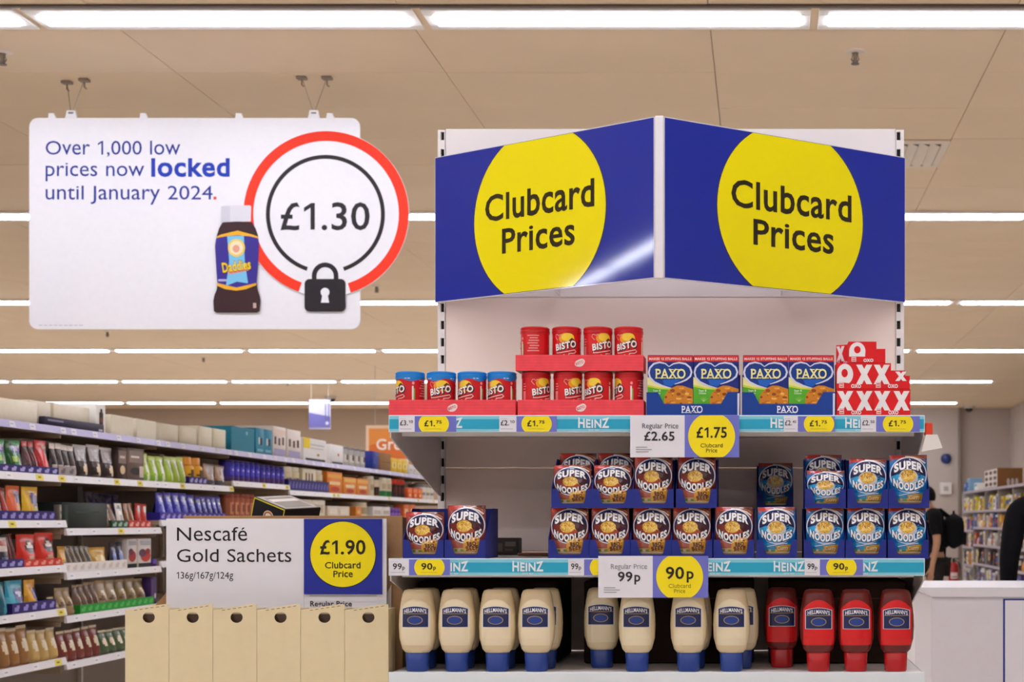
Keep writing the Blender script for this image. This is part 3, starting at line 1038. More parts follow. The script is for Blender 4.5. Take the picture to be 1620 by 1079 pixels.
def case_at(px0, label):
    Y = YF + .002
    w = 149 * S
    t = thing('display_case', label, 'case', (PX(px0, Y), Y, ZA), 0, 'blue stuffing cases')
    k = S / 9.53
    def q(x, y):
        return ((x - 75) * k, (977 - y) * k)
    pol = [q(*a) for a in ((68, 977), (1478, 977), (1478, 620), (1295, 622), (1190, 800), (330, 800), (240, 625), (68, 625))]
    c = C('#0f3f98')
    mb = MB()
    mb.prism(pol, lambda u, v: (u, 0, v), lambda u, v: (u, .0018, v), c)
    for xx in (q(68, 0)[0], q(1478, 0)[0] - .0016):
        mb.box(xx, xx + .0016, .0018, .055, 0, q(0, 622)[1], c)
    mb.box(q(68, 0)[0], q(1478, 0)[0], .055, .0565, 0, .10, c)
    mb.box(q(68, 0)[0] + .0016, q(1478, 0)[0] - .0016, .0018, .055, 0, .0014, C('#b59a7c'))
    mb.build('case_body', 'card', t)
    p = Print()
    a, b = q(600, 935), q(915, 832)
    paxo_word(p, a[0], b[0], a[1], b[1] - a[1], C('#f2f3fa'), 0, .02, 0)
    p.poly([q(1440, 975), q(1466, 975), q(1472, 640), q(1440, 640)], C('#e4e4ee'), 0)
    p.build('print', front_map(0), 'card', t, .0003)
    return t
case_at(1023.5, 'blue stuffing display case beside the red gravy trays')
case_at(1174.5, 'blue stuffing display case beside the red cube boxes')
fst = True
for i, (px, lab) in enumerate(((1060.3, 'stuffing box in the case by the gravy trays, left of the pair'), (1132.8, 'stuffing box in the case by the gravy trays, right of the pair'), (1211.3, 'stuffing box in the case by the cube boxes, left of the pair'), (1283.8, 'stuffing box in the case by the cube boxes, right of the pair'))):
    Y = YF + .0060
    loc = (PX(px, YF + .002), Y, ZA + .0018)
    if fst:
        pbox.location = loc; fst = False; o = pbox
    else:
        o = dup(pbox, loc)
    tag(o, lab, 'box', 'stuffing mix boxes')

# ------------------------------------------------------------------ red stock cube boxes
OR = C('#e2141c')
OW, OH = 58.5 * S, 41.5 * S
def letter_x(p, cx, cy, w, h, l, cut=None):
    t = w * .34
    for s in (1, -1):
        q = [(cx - s * (w / 2 - t * .5) - t * .55, cy + h / 2), (cx - s * (w / 2 - t * .5) + t * .55, cy + h / 2), (cx + s * (w / 2 - t * .5) + t * .55, cy - h / 2), (cx + s * (w / 2 - t * .5) - t * .55, cy - h / 2)]
        if cut is not None:
            q = clip(q, 1, cut, False)
        if len(q) > 2:
            for i in range(1, len(q) - 1):
                p.tri([q[0], q[i], q[i + 1]], C('#f6f3f3'), l + (s < 0))
def cube_box(letters, loc, rotz, label, notch=None, ends=False):
    pol = [(-OW / 2, 0), (OW / 2, 0), (OW / 2, OH), (-OW / 2, OH)]
    if notch:
        pol = [(-OW / 2, 0), (OW / 2, 0)] + [(-OW / 2 + a * OW, b * OH) for a, b in notch] + [(-OW / 2, OH)]
    mb = MB(); mb.prism(pol, lambda u, v: (u, 0, v), lambda u, v: (u, .062, v), OR)
    o = mb.build('stock_cube_box', 'card', None, loc, rotz)
    tag(o, label, 'box', 'red stock cube boxes')
    p = Print()
    lim = [notch[0][1] * OH if notch else OH] * 2
    for i, ch in enumerate(letters):
        cx = (-.26 + .52 * i) * OW
        if ch == 'x':      # short letter under the torn edge
            letter_x(p, cx, OH * .50, OW * .30, OH * .36, 1)
        elif ch == 'X':
            letter_x(p, cx, OH * .57, OW * .42, OH * .74, 1)
        elif ch == 'O':
            P = [(cx + OW * .22 * cos(a), OH * .58 + OH * .40 * sin(a)) for a in [radians(t) for t in range(-60, 181, 12)]] + [(cx - OW * .22, OH * .22), (cx - OW * .02, OH * .26)]
            p.poly(P, C('#f6f3f3'), 1)
            p.disc(cx - OW * .01, OH * .62, OW * .085, OH * .16, OR, 2)
        elif ch == 'Q':
            P = [(cx + OW * .22 * cos(a), OH * .55 + OH * .42 * sin(a)) for a in [radians(t) for t in range(0, 181, 12)]] + [(cx - OW * .22, OH * .30), (cx + OW * .21, OH * .30)]
            p.poly(P, C('#f6f3f3'), 1)
            p.disc(cx, OH * .62, OW * .09, OH * .17, OR, 2)
    p.text('OXO', OW * .04, OH * .06, OH * .13, C('#f6eeee'), 4, .05, 'c', width=OW * .27)
    p.rect(-OW * .42, -OW * .29, OH * .06, OH * .28, C('#f3c9c6'), 4)
    p.rect(-OW * .40, -OW * .31, OH * .10, OH * .13, OR, 5); p.rect(-OW * .40, -OW * .31, OH * .19, OH * .22, OR, 5)
    p.rect(-OW * .5, OW * .5, .0003, .0012, C('#b50f15'), 2)
    p.build('printed_front', front_map(0), 'card', o, .00015)
    if ends:
        p = Print()
        for k in range(5):
            p.rect(.006 + .011 * k, .011 + .011 * k, OH * .12, OH * (.75 - .06 * (k % 2)), C('#f0b7b4'), 1)
        p.build('printed_end', lambda u, v, d: (-OW / 2 - d, .062 - u, v), 'card', o, .0002)
    return o
Y0 = YF + .004
cube_box('XX', (PX(1352.3, Y0), Y0, ZA), 0, 'red stock cube box at the bottom of the stack beside the stuffing case')
cube_box('XX', (PX(1411, Y0), Y0, ZA), 0, 'red stock cube box at the bottom of the stack on the shelf end')
cube_box('OX', (PX(1352, Y0), Y0, ZA + OH + .0003), 0, 'red stock cube box in the middle row lettered with an O and X')
cube_box('Xx', (PX(1410.2, Y0), Y0, ZA + OH + .0003), 0, 'red stock cube box in the middle row with its top corner torn away', [(1, .52), (.87, .52), (.87, .72), (.49, .72), (.49, 1)])
cube_box('Q', (PX(1371.5, Y0), Y0, ZA + 2 * OH + .0006), 0, 'red stock cube box on top of the stack with a torn corner and an O', [(1, .66), (.76, .66), (.76, 1)]).scale = (1, 1, .82)
cube_box('X', (PX(1337.5, Y0 + .05), Y0 + .052, ZA + 2 * OH + .0006), radians(-38), 'red stock cube box turned sideways on top of the stack', None, True).scale = (.62, .8, .80)

# ------------------------------------------------------------------ noodle packets in blue cases
NW, NH, ND = 60 * S, 80.5 * S, .032
CW, CH, CD = 64.6 * S, 80 * S, .175
def bulge(u, v):
    a, b = abs(2 * u / NW), abs(2 * v / NH - 1)
    f = max(0, 1 - a ** 2.6) * max(0, 1 - b ** 3.2)
    return ND / 2 * f + .0007 * sin(95 * u + 40 * v) * f + .0005 * sin(230 * v - 60 * u) * f
def noodle_front(curry):
    k = S / 10.79
    def q(x, y):
        return ((x - 612) * k, NH - (y - 122) * k)
    p = Print()
    w2 = NW / 2 - .0006
    lim = (-w2, w2, .0006, NH - .0006)
    bg = '#1672b8' if curry else '#8d3a30'
    p.rect(-w2, w2, .0006, NH - .0006, C(bg), 0)
    p.rect(-w2, w2, q(0, 185)[1], NH - .0006, C('#8a4030' if curry else '#5d2620'), 1)
    p.poly([(300, 128), (560, 128), (520, 180), (400, 195), (300, 240)], C('#c0392f'), 2, q)
    p.stroke([q(*a) for a in ((560, 150), (700, 165), (820, 205), (905, 265))], 26 * k, C('#e9dccf'), 2)
    p.stroke([q(*a) for a in ((585, 132), (730, 142), (850, 175), (920, 225))], 14 * k, C('#b5673a'), 2)
    cx, cy = q(612, 455)
    rx, ry = min(318 * k, w2), 300 * k
    p.disc(cx, cy, rx, ry, C('#e8ecf6'), 3, 48, lim)
    p.disc(cx, cy, rx * .945, ry * .94, C('#161c52'), 4, 48, lim)
    if curry:
        p.disc(*q(612, 560), rx * .90, ry * .60, C('#1d9ad6'), 5, 40, (-w2, w2, .0006, q(0, 470)[1]))
        p.poly([(320, 480), (440, 440), (500, 560), (330, 600)], C('#2aa6de'), 5, q)
        p.poly([(900, 480), (780, 440), (720, 560), (890, 600)], C('#2aa6de'), 5, q)
        p.disc(*q(605, 505), 165 * k, 150 * k, C('#c9ccd4'), 6)
        p.poly([(480, 470), (430, 520), (520, 620)], C('#e7e9ee'), 7, q)
    else:
        p.disc(*q(612, 500), rx * .92, ry * .75, C('#4a1519'), 5, 40)
        p.poly([(330, 420), (460, 370), (480, 560), (350, 560)], C('#7a2a22'), 6, q)
        p.disc(*q(590, 545), 170 * k, 60 * k, C('#a5402a'), 6)
    rr = random.Random(5 if curry else 9)
    nx, ny = (605, 470) if curry else (585, 465)
    p.disc(*q(nx, ny), 130 * k, 100 * k, C('#e2b03a'), 8, 26)
    for i in range(46):
        a, r = rr.uniform(0, 2 * pi), sqrt(rr.random()) * 112
        x, y = nx + r * cos(a), ny + r * .8 * sin(a)
        b = rr.uniform(0, pi)
        L = rr.uniform(18, 44)
        p.stroke([q(x - L * cos(b), y - L * sin(b)), q(x + 6 * sin(b), y - 8), q(x + L * cos(b), y + L * sin(b))], 11 * k, C(rr.choice(['#f7dc72', '#fae9a0', '#f0c44a', '#f4d266', '#c98a20', '#9a5c16'])), 8.5 + i * .04)
    # arched words
    ux = lambda u: u / (270 * k)
    p_up = lambda dy: (lambda u, v: (u, v - (ux(u - cx) ** 2) * 78 * k + dy))
    b = q(0, 352)[1]
    for dy, col, bo, l in ((-.0007, C('#10143c'), .10, 11), (0, C('#fbfbfd'), .05, 12)):
        p.text('SUPER', cx, b, 122 * k, col, l, bo, 'c', width=(520 if bo > .07 else 495) * k, warp=p_up(dy))
    b = q(0, 712)[1]
    dn = lambda dy: (lambda u, v: (u, v + (ux(u - cx) ** 2) * 88 * k + dy))
    for dy, col, bo, l in ((-.0007, C('#10143c') if curry else C('#2c0c10'), .10, 11), (0, C('#fbfbfd'), .05, 12)):
        p.text('NOODLES', cx, b, 116 * k, col, l, bo, 'c', width=(545 if bo > .07 else 525) * k, warp=dn(dy))
    # foot of the packet
    bottom = lambda pts, c, l: p.poly(pts, C(c), l, q)
    if curry:
        bottom([(340, 740), (880, 740), (860, 986), (360, 986)], '#2191cc', 2)
        p.stroke([q(*a) for a in ((440, 800), (620, 765), (790, 745))], 12 * k, C('#e9edf2'), 13)
        bottom([(590, 790), (845, 765), (850, 885), (600, 900)], '#c8952e', 13)
        p.text('Curry', q(622, 0)[0], q(0, 868)[1], 70 * k, C('#3f1f10'), 14, .05, width=195 * k, rot=radians(4))
        p.text('Curry', q(620, 0)[0], q(0, 865)[1], 66 * k, C('#f6e2a8'), 15, .02, width=190 * k, rot=radians(4))
        bottom([(400, 870), (860, 895), (850, 986), (410, 986)], '#d9a83c', 12)
    else:
        bottom([(330, 700), (890, 700), (870, 986), (350, 986)], '#b4604c', 2)
        bottom([(590, 700), (700, 655), (830, 640), (850, 700), (835, 905), (560, 905), (570, 780)], '#e2a132', 13)
        p.text('BBQ', q(640, 0)[0], q(0, 800)[1], 58 * k, C('#3d120c'), 14, .05, width=150 * k, rot=radians(8))
        p.text('BEEF', q(615, 0)[0], q(0, 872)[1], 62 * k, C('#571a10'), 14, .05, width=205 * k, rot=radians(6))
        for i in range(10):
            p.disc(*q(rr.uniform(600, 820), rr.uniform(690, 740)), 20 * k, 13 * k, C(rr.choice(['#f3c65c', '#7d3a14', '#f6d98a'])), 14, 8)
        bottom([(380, 830), (850, 830), (840, 986), (400, 986)], '#e4b565', 12)
    for i, c in enumerate(('#74b34a', '#e9e4d2', '#7fba55', '#e8c04a')):
        p.rect(q(410 + 55 * i, 0)[0], q(455 + 55 * i, 0)[0], q(0, 888)[1], q(0, 848)[1], C(c), 14)
    bottom([(405, 892), (850, 892), (840, 915), (415, 915)], '#f3ead6', 14)
    return p
def make_packet(curry):
    mb = MB()
    nx, ny = 12, 14
    side = '#1a4f96' if curry else '#6a2a22'
    for sgn in (-1, 1):
        rings = []
        for j in range(ny + 1):
            v = NH * j / ny
            rings.append([(NW * (i / nx - .5), sgn * (bulge(NW * (i / nx - .5), v) + .0006), v) for i in range(nx + 1)])
        if sgn > 0:
            rings = [list(reversed(r)) for r in rings]
        mb.loft(rings, C(side), False, False, False)
    o = mb.build('noodle_packet', 'film', smooth=60)
    noodle_front(curry).build('printed_front', lambda u, v, d: (u, -(bulge(u, v) + .0008) - d, v), 'film', o, .00006, (.0075, .0085))
    return o
packs = {False: make_packet(False), True: make_packet(True)}
# the case: low cut-out front, sides rising to the back
mb = MB()
kk = S / 10.79
def cq(x, y):
    return ((x - 585) * kk, (976 - y) * kk)
CB = C('#1c2a86')
lft = [cq(*a) for a in ((237, 976), (415, 912), (395, 885), (345, 655), (237, 650))]
pol = [cq(237, 976), cq(933, 976), cq(933, 650), cq(838, 655), cq(800, 870), cq(785, 893), cq(765, 900), cq(435, 900), cq(415, 893), cq(400, 870), cq(342, 655), cq(237, 650)]
mb.prism(pol, lambda u, v: (u, 0, v), lambda u, v: (u, .0014, v), CB)
for xx in (cq(237, 0)[0], cq(933, 0)[0] - .0012):
    pr = [(.0014, 0), (CD, 0), (CD, CH), (.10, CH), (.0014, .048)]
    mb.prism(pr, lambda u, v: (xx, u, v), lambda u, v: (xx + .0012, u, v), CB)
mb.box(cq(237, 0)[0], cq(933, 0)[0], CD - .0012, CD, 0, CH, CB)
mb.box(cq(237, 0)[0] + .0012, cq(933, 0)[0] - .0012, .0014, CD - .0012, 0, .0012, C('#9a815f'))
case0 = mb.build('noodle_case', 'card')
cfirst, pfirst = [True], {False: True, True: True}
def put_case(px, Y, z, label):
    loc = (PX(px, Y), Y, z)
    if cfirst[0]:
        case0.location = loc; o = case0; cfirst[0] = False
    else:
        o = case0.copy(); COL.objects.link(o); o.location = loc
    return tag(o, label, 'case', 'blue noodle cases')
def put_pack(curry, px, Y, z, label, sz=1.0, rot=0.0, tilt=0.0):
    loc = (PX(px, Y - .0216), Y, z)
    if pfirst[curry]:
        o = packs[curry]; o.location = loc; pfirst[curry] = False
    else:
        o = dup(packs[curry], loc)
    o.rotation_euler = (radians(tilt), radians(rot), 0)
    o.scale = (1, 1, sz)
    return tag(o, label, 'packet', 'blue curry noodle packets' if curry else 'brown beef noodle packets')
YC = YF + .003
PY = YC + .0016 + ND / 2 + .0050
kind = {False: 'brown noodle packet', True: 'blue noodle packet'}
low = [(669.5, 0, 'L'), (735.5, 0, 'L'), (899.5, 0, 'M'), (964.5, 0, 'M'), (1029.7, 0, 'M'), (1094.7, 0, 'M'), (1161, 0, 'M'), (1229, 1, 'R'), (1304, 1, 'R'), (1370, 1, 'R'), (1437, 1, 'R')]
cnt = {}
where = {'L': 'of the lone pair on the middle shelf', 'M': 'in the lower brown row on the middle shelf', 'R': 'in the lower blue row on the middle shelf'}
rr = random.Random(11)
for px, cur, g in low:
    n = cnt.get(g, 0); cnt[g] = n + 1
    put_case(px, YC, ZB, 'blue noodle case, %s from the left %s' % (ORD[n], where[g]))
    tall = 1.0
    if px == 669.5:
        tall = .90
    if px == 735.5:
        tall = 1.03
    put_pack(bool(cur), px + rr.uniform(-.5, .5) + (.4 if cur else 0), PY, ZB + .0024, '%s, %s from the left %s' % (kind[bool(cur)], ORD[n], where[g]), tall, rr.uniform(-.8, .8))
zu = ZB + CH + .0006
ZU = zu
up = [(904.5, 0, 'M', .83), (969, 0, 'M', .83), (1033.5, 0, 'M', 1.0), (1101.5, 0, 'M', 1.0), (1306, 1, 'R', .72), (1373, 1, 'R', .96), (1438, 1, 'R', 1.03)]
where2 = {'M': 'in the upper brown row on the middle shelf', 'R': 'in the upper blue row on the middle shelf'}
cnt = {}
for px, cur, g, sz in up:
    n = cnt.get(g, 0); cnt[g] = n + 1
    put_case(px, YC, zu, 'blue noodle case, %s from the left %s' % (ORD[n], where2[g]))
    put_pack(bool(cur), px + rr.uniform(-.5, .5) + (.4 if cur else 0), PY, zu + .0024, '%s, %s from the left %s' % (kind[bool(cur)], ORD[n], where2[g]), sz, rr.uniform(-.8, .8))
for px, cur, lab in ((913, 0, 'brown noodle packet rising behind the first low brown packet of the upper row'), (974, 0, 'brown noodle packet rising behind the second low brown packet of the upper row'), (1303, 1, 'blue noodle packet rising behind the low blue packet of the upper row')):
    put_pack(bool(cur), px, PY + .085, zu + .0016 + .012, lab, 1.0 if cur == 0 else .97)
# packet and case at the back of the shelf, standing on cases behind the blue row
Yb2 = YB - CD - .012
put_case(PX(1226, Yb2) * F / Yb2 + VX, Yb2, ZB, 'blue noodle case at the back of the middle shelf, lower of two')
put_case(PX(1226, Yb2) * F / Yb2 + VX, Yb2, zu, 'blue noodle case at the back of the middle shelf, upper of two')
put_pack(True, 1227, Yb2 + .0016 + ND / 2 + .0022, zu + .0016, 'dim blue noodle packet standing at the back of the middle shelf')

# small dark box and papers at the back of the middle shelf
Yk = 4.08
t = thing('small_dark_box', 'small dark box lying at the back of the middle shelf', 'box', (PX(799, Yk), Yk, ZB))
w = 42 * Yk / F
mb = MB(); mb.cbox(-w / 2, w / 2, 0, .06, 0, .044, C('#3a332e'), .002); mb.build('carton', 'card', t)
p = Print(); p.rect(-w * .38, -w * .1, .008, .03, C('#5f5a4c'), 0); p.rect(0, w * .4, .022, .034, C('#74685c'), 0); p.rect(0, w * .3, .01, .016, C('#5c524a'), 0)
p.build('print', front_map(0), 'card', t)
mb = MB(); mb.cbox(-.055, .055, -.05, .05, 0, .006, C('#e9e5e2'), .002)
tag(mb.build('white_leaflet', 'paper', None, (PX(930, 4.0), 3.98, ZB), .15), 'white leaflet lying flat on the middle shelf behind the noodle cases', 'leaflet')
mb = MB(); mb.cbox(-.05, .05, -.035, .035, 0, .007, C('#7c4a36'), .003, 2)
tag(mb.build('flat_sachet', 'film', None, (PX(855, 4.0), 4.0, ZB), -.2), 'brown sachet lying flat on the middle shelf beside the white leaflet', 'sachet')

# ------------------------------------------------------------------ squeezy sauce bottles
BHT = PZ(932.5, YF + .03) - ZC
def se(hw, hd, z, n=28, e=2.6):
    out = []
    for i in range(n):
        t = 2 * pi * i / n - pi / 2
        c, s_ = cos(t), sin(t)
        out.append((hw * (abs(c) ** (2 / e)) * (1 if c >= 0 else -1), hd * (abs(s_) ** (2 / e)) * (1 if s_ >= 0 else -1), z))
    return out
def bottle(main, capc, labelbg, red):
    H = BHT
    prof = [(.001, .001, H), (.024, .018, H), (.0315, .0235, H - .003), (.035, .026, H - .011), (.0385, .0275, H - .03), (.0425, .029, H - .058), (.0435, .0295, H - .085), (.042, .029, H - .115), (.035, .026, .052), (.028, .022, .044)]
    mb = MB(); mb.loft([se(a, b, z) for a, b, z in reversed(prof)], main, True, False)
    o = mb.build('sauce_bottle', 'plastic', smooth=60)
    mb = MB(); mb.loft([se(a, b, z) for a, b, z in ((.024, .021, 0), (.026, .022, .003), (.028, .023, .042), (.026, .021, .0445))], capc); mb.build('cap', 'plastic', o, smooth=50)
    pr = sorted((z, a, b) for a, b, z in prof)
    def surf(u, v, d):
        for (z0, a0, b0), (z1, a1, b1) in zip(pr, pr[1:]):
            if z0 <= v <= z1:
                t = (v - z0) / (z1 - z0)
                hw, hd = a0 + t * (a1 - a0), b0 + t * (b1 - b0)
                break
        r = max(0.0, 1 - abs(u / hw) ** 2.6)
        return (u, -hd * r ** (1 / 2.6) - .0006 - d, v)
    p = Print()
    NV = C('#1b2757')
    yb = H - .058
    if red:
        n = 24
        arch = [(-.036 + .072 * i / n, H - .024 - .022 * (2 * i / n - 1) ** 2) for i in range(n + 1)]
        p.poly(list(reversed(arch)) + [(-.036, .062), (.036, .062)], C('#d8141a'), 0)
    else:
        n = 24
        arch = [(-.034 + .068 * i / n, H - .022 - .02 * (2 * i / n - 1) ** 2) for i in range(n + 1)]
        p.poly(list(reversed(arch)) + [(-.034, .062), (.034, .062)], labelbg, 0)
    ya = H - .0425 if red else H - .0385
    arch = lambda w, t, b: [(-w + 2 * w * i / 16, t - .0055 * (i / 8 - 1) ** 2) for i in range(17)][::-1] + [(-w, b), (w, b)]
    p.poly(arch(.0315, ya, ya - .050), C('#dfe2ec'), 1)
    p.poly(arch(.0300, ya - .0012, ya - .049), NV, 2)
    p.text("HELLMANN'S", 0, ya - .0135, .0088, C('#f3f4f8'), 3, .02, 'c', width=.052, warp=lambda u, v: (u, v - .0055 * (u / .0315) ** 2))
    p.rect(-.0285, .0285, ya - .0185, ya - .0175, C('#c9a74e'), 3)
    p.disc(0, ya - .033, .018, .010, C('#c9a74e'), 3); p.disc(0, ya - .033, .0165, .0088, C('#20408f'), 4)
    p.build('printed_label', surf, 'plastic', o, .00025, (.006, .006))
    return o
mayo = bottle(C('#e6d2a8'), C('#21408e'), C('#efe0bd'), False)
ketch = bottle(C('#6e1712'), C('#b5141a'), C('#d8141a'), True)
Yq = YF + .045
seq = [(658, Yq, 0), (720.5, Yq, 0), (785, Yq, 0), (847, Yq, 0), (951, Yq + .09, 0), (1007, Yq, 0), (1089, Yq, 0), (1157, Yq, 0), (1237, Yq + .10, 1), (1295, Yq, 1), (1354.5, Yq, 1), (1418, Yq, 1)]
lbl = ['first cream mayonnaise bottle from the left on the lower shelf', 'second cream mayonnaise bottle from the left on the lower shelf', 'third cream mayonnaise bottle from the left on the lower shelf', 'fourth cream mayonnaise bottle from the left, beside the dark gap',
       'cream mayonnaise bottle set back behind the white half of the 99p card', 'cream mayonnaise bottle below the white half of the 99p card', 'cream mayonnaise bottle below the yellow 90p disc', 'cream mayonnaise bottle nearest the red sauce bottles',
       'red sauce bottle set back, nearest the mayonnaise bottles', 'second red sauce bottle from the mayonnaise bottles', 'third red sauce bottle from the mayonnaise bottles', 'red sauce bottle at the right end of the lower shelf']
for a, b, l in ((634, 884, 'added dark carton standing in for shade behind the four leftmost mayonnaise bottles'), (926, 1192, 'added dark carton standing in for shade behind the mayonnaise bottles below the 99p card'), (1216, 1452, 'added dark carton standing in for shade behind the red sauce bottles')):
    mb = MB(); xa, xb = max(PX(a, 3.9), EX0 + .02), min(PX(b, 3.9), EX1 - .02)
    mb.cbox(xa, xb, 3.87, 4.16, ZC, ZC + .205, C('#33211a'), .004)  # added dark filler, its colour stands for the shade behind the bottles
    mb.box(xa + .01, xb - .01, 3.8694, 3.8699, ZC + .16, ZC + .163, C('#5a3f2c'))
    tag(mb.build('shade_carton', 'board'), l, 'carton', 'added shade cartons')
fm, fk = True, True
for (px, Y, r), l in zip(seq, lbl):
    loc = (PX(px, Y - .02), Y, ZC)
    if r and fk:
        o = ketch; o.location = loc; fk = False
    elif not r and fm:
        o = mayo; o.location = loc; fm = False
    else:
        o = dup(ketch if r else mayo, loc)
    tag(o, l, 'bottle', 'red sauce bottles' if r else 'mayonnaise bottles')
for i, (px, dy) in enumerate(((672, .072), (733, .072), (797, .072), (862, .072), (1098, .075), (1172, .075))):
    o = dup(mayo, (PX(px, Yq + dy), Yq + dy, ZC)); tag(o, 'cream mayonnaise bottle standing in the second rank, %s from the left' % ORD[i], 'bottle', 'mayonnaise bottles')

# ------------------------------------------------------------------ coffee display with its big price sign
YN = 3.76
ZSTACK = PZ(1079, 3.68) - .14
KB, KB2 = C('#a9825a'), C('#b68f66')
cr = thing('carton_case', 'open brown cardboard case behind the coffee price sign', 'box', (PX(464, YN + .03), YN + .03, ZSTACK))
c0 = cr.location
X0, X1 = PX(290, YN + .03) - c0.x, PX(637, YN + .03) - c0.x
zc1 = PZ(816, YN + .03) - c0.z
dep = .22
mb = MB()
mb.cbox(X0, X1, 0, .005, 0, zc1, KB2, .001); mb.cbox(X0, X1, dep - .005, dep, 0, zc1 - .012, KB2, .001)
mb.box(X0, X0 + .005, .005, dep - .005, 0, zc1 - .012, KB2); mb.box(X1 - .005, X1, .005, dep - .005, 0, zc1 - .004, KB2)
mb.box(X0 + .005, X1 - .005, .005, dep - .005, 0, .005, KB)
mb.build('case_body', 'board', cr)
# side flaps, folded outwards
mb = MB(); mb.prism([(PX(238, YN) - c0.x, PZ(962, YN) - c0.z), (PX(262, YN) - c0.x, PZ(962, YN) - c0.z), (PX(262, YN) - c0.x, PZ(934, YN) - c0.z)], lambda u, v: (u, -.012, v), lambda u, v: (u, -.009, v), KB)
mb.build('side_flap', 'board', cr)
mb = MB(); mb.prism([(PX(590, YN) - c0.x, PZ(975, YN) - c0.z), (PX(616, YN) - c0.x, PZ(975, YN) - c0.z), (PX(616, YN) - c0.x, PZ(926, YN) - c0.z)], lambda u, v: (u, -.012, v), lambda u, v: (u, -.009, v), C('#d6cfc6'))
mb.build('end_flap', 'board', cr)

ws, hs_ = (612 - 263) * YN / F, (978 - 820) * YN / F
ns = thing('coffee_price_sign', 'white and blue price sign for gold sachets reading £1.90', 'sign', (PX(437.5, YN), YN, PZ(978, YN)))
n0 = ns.location
def nm(y0):
    return lambda u, v, d=0.0: (PX(u, YN) - n0.x, -y0 - d, PZ(-v, YN) - n0.z)
mb = MB(); mb.prism([(263, -978), (611.5, -978), (611.5, -820.5), (263, -820.5)], nm(.0), nm(-.004), C('#eeecf0')); bd = mb.build('backing_card', 'paper', ns)
p = Print()
BK = C('#241f21')
p.text('Nescafé', 280, -855.5, 21, BK, 0, .0, width=111, tall=1.16)
p.text('Gold Sachets', 280, -889, 20, BK, 0, .0, width=181, tall=1.16)
p.text('136g/167g/124g', 279.5, -915.5, 10.5, BK, 0, .0, width=89.5, tall=1.16)
p.rect(480.7, 481.3, -975, -821, C('#c2bfc6'), 0)
p.rect(482, 604, -952, -940.5, C('#eeecf0'), 1)
p.rect(490, 596, -943.2, -942.4, C('#6a666c'), 2)
p.text('Regular Price', 491, -959, 8, C('#3d3a3e'), 2, .02)
p.build('lettering', nm(0), 'paper', bd, .0003)
mb = MB(); mb.prism([(481.5, -940), (605, -940), (605, -821), (481.5, -821)], nm(.0035), nm(.0006), C('#1e2fa0')); oc = mb.build('offer_card', 'acrylic', ns)
p = Print()
p.disc(543.2, -877, 52.8, 53, C('#0f1746'), 0, 60); p.disc(543.2, -877, 51.5, 51.7, C('#feea0c'), 1, 60)
p.text('£1.90', 543, -876.5, 21.5, BK, 2, .018, 'c', width=72)
p.text('Clubcard', 543, -899, 9.6, BK, 2, .014, 'c', width=56, tall=1.16)
p.text('Price', 543.5, -912.8, 9.6, BK, 2, .014, 'c', width=30.5, tall=1.16)
p.build('print', nm(.0035), 'acrylic', oc, .0003)

# cream cartons below the sign, each with a torn perforated edge and a finger hole
YT = 3.68
CR = C('#e9d9ae')
names5 = ['first', 'second', 'third', 'fourth', 'fifth', 'sixth']
for i in range(6):
    a, b = 198 + 69.5 * i, 198 + 69.5 * (i + 1) - .6
    Y = YT
    w = (b - a) * Y / F
    zb_, zt_ = ZSTACK + .0203, PZ(964, Y)
    cx = PX((a + b) / 2, Y)
    t = thing('sachet_carton', 'cream sachet carton below the coffee sign, %s from the left' % names5[i], 'carton', (cx, Y, zb_), 0, 'cream sachet cartons')
    h = zt_ - zb_
    n = 10
    r = .0145
    hole_x, hole_z = w * .04, h - .019
    # front skin in two halves round the hole
    hl = [(hole_x + r * cos(x), hole_z + r * .9 * sin(x)) for x in [radians(90 + 180 * k / n) for k in range(n + 1)]]
    hr = [(hole_x + r * cos(x), hole_z + r * .9 * sin(x)) for x in [radians(-90 + 180 * k / n) for k in range(n + 1)]]
    mb = MB()
    fa, fb = (lambda u, v: (u, 0, v)), (lambda u, v: (u, .0015, v))
    topl = [(hole_x, h + .0072), (-w * .30, h + .001), (-w / 2, h - .001)]
    mb.prism([(-w / 2, 0), (hole_x, 0)] + list(reversed(hl)) + topl, fa, fb, CR)
    topr = [(w / 2, 0), (w / 2, h + .0115), (w * .42, h + .0125), (hole_x, h + .0072)]
    mb.prism([(hole_x, 0)] + topr + list(reversed(hr)), fa, fb, CR)
    mb.box(-w / 2, -w / 2 + .0012, .0015, .07, 0, h - .002, CR); mb.box(w / 2 - .0012, w / 2, .0015, .07, 0, h, CR)
    mb.box(-w / 2 + .0012, w / 2 - .0012, .0685, .07, 0, h, CR)
    mb.box(-w / 2 + .0012, w / 2 - .0012, .0015, .0685, 0, .0015, CR)
    mb.build('carton_body', 'card', t)
    p = Print()
    for k in range(6):
        x = -w * .30 + k * w * .125
        p.poly([(x, h - .0030 + .0019 * k), (x + w * .075, h - .0020 + .0019 * k), (x + w * .08, h - .0008 + .0019 * k), (x + .001, h - .0018 + .0019 * k)], C('#2a2119'), 0)
    p.build('perforation', front_map(0), 'card', t, .0003)
    mb = MB(); mb.box(-w / 2 + .004, w / 2 - .004, .012, .06, .0015, h - .012, C('#4a3426')); mb.build('sachets', 'film', t)
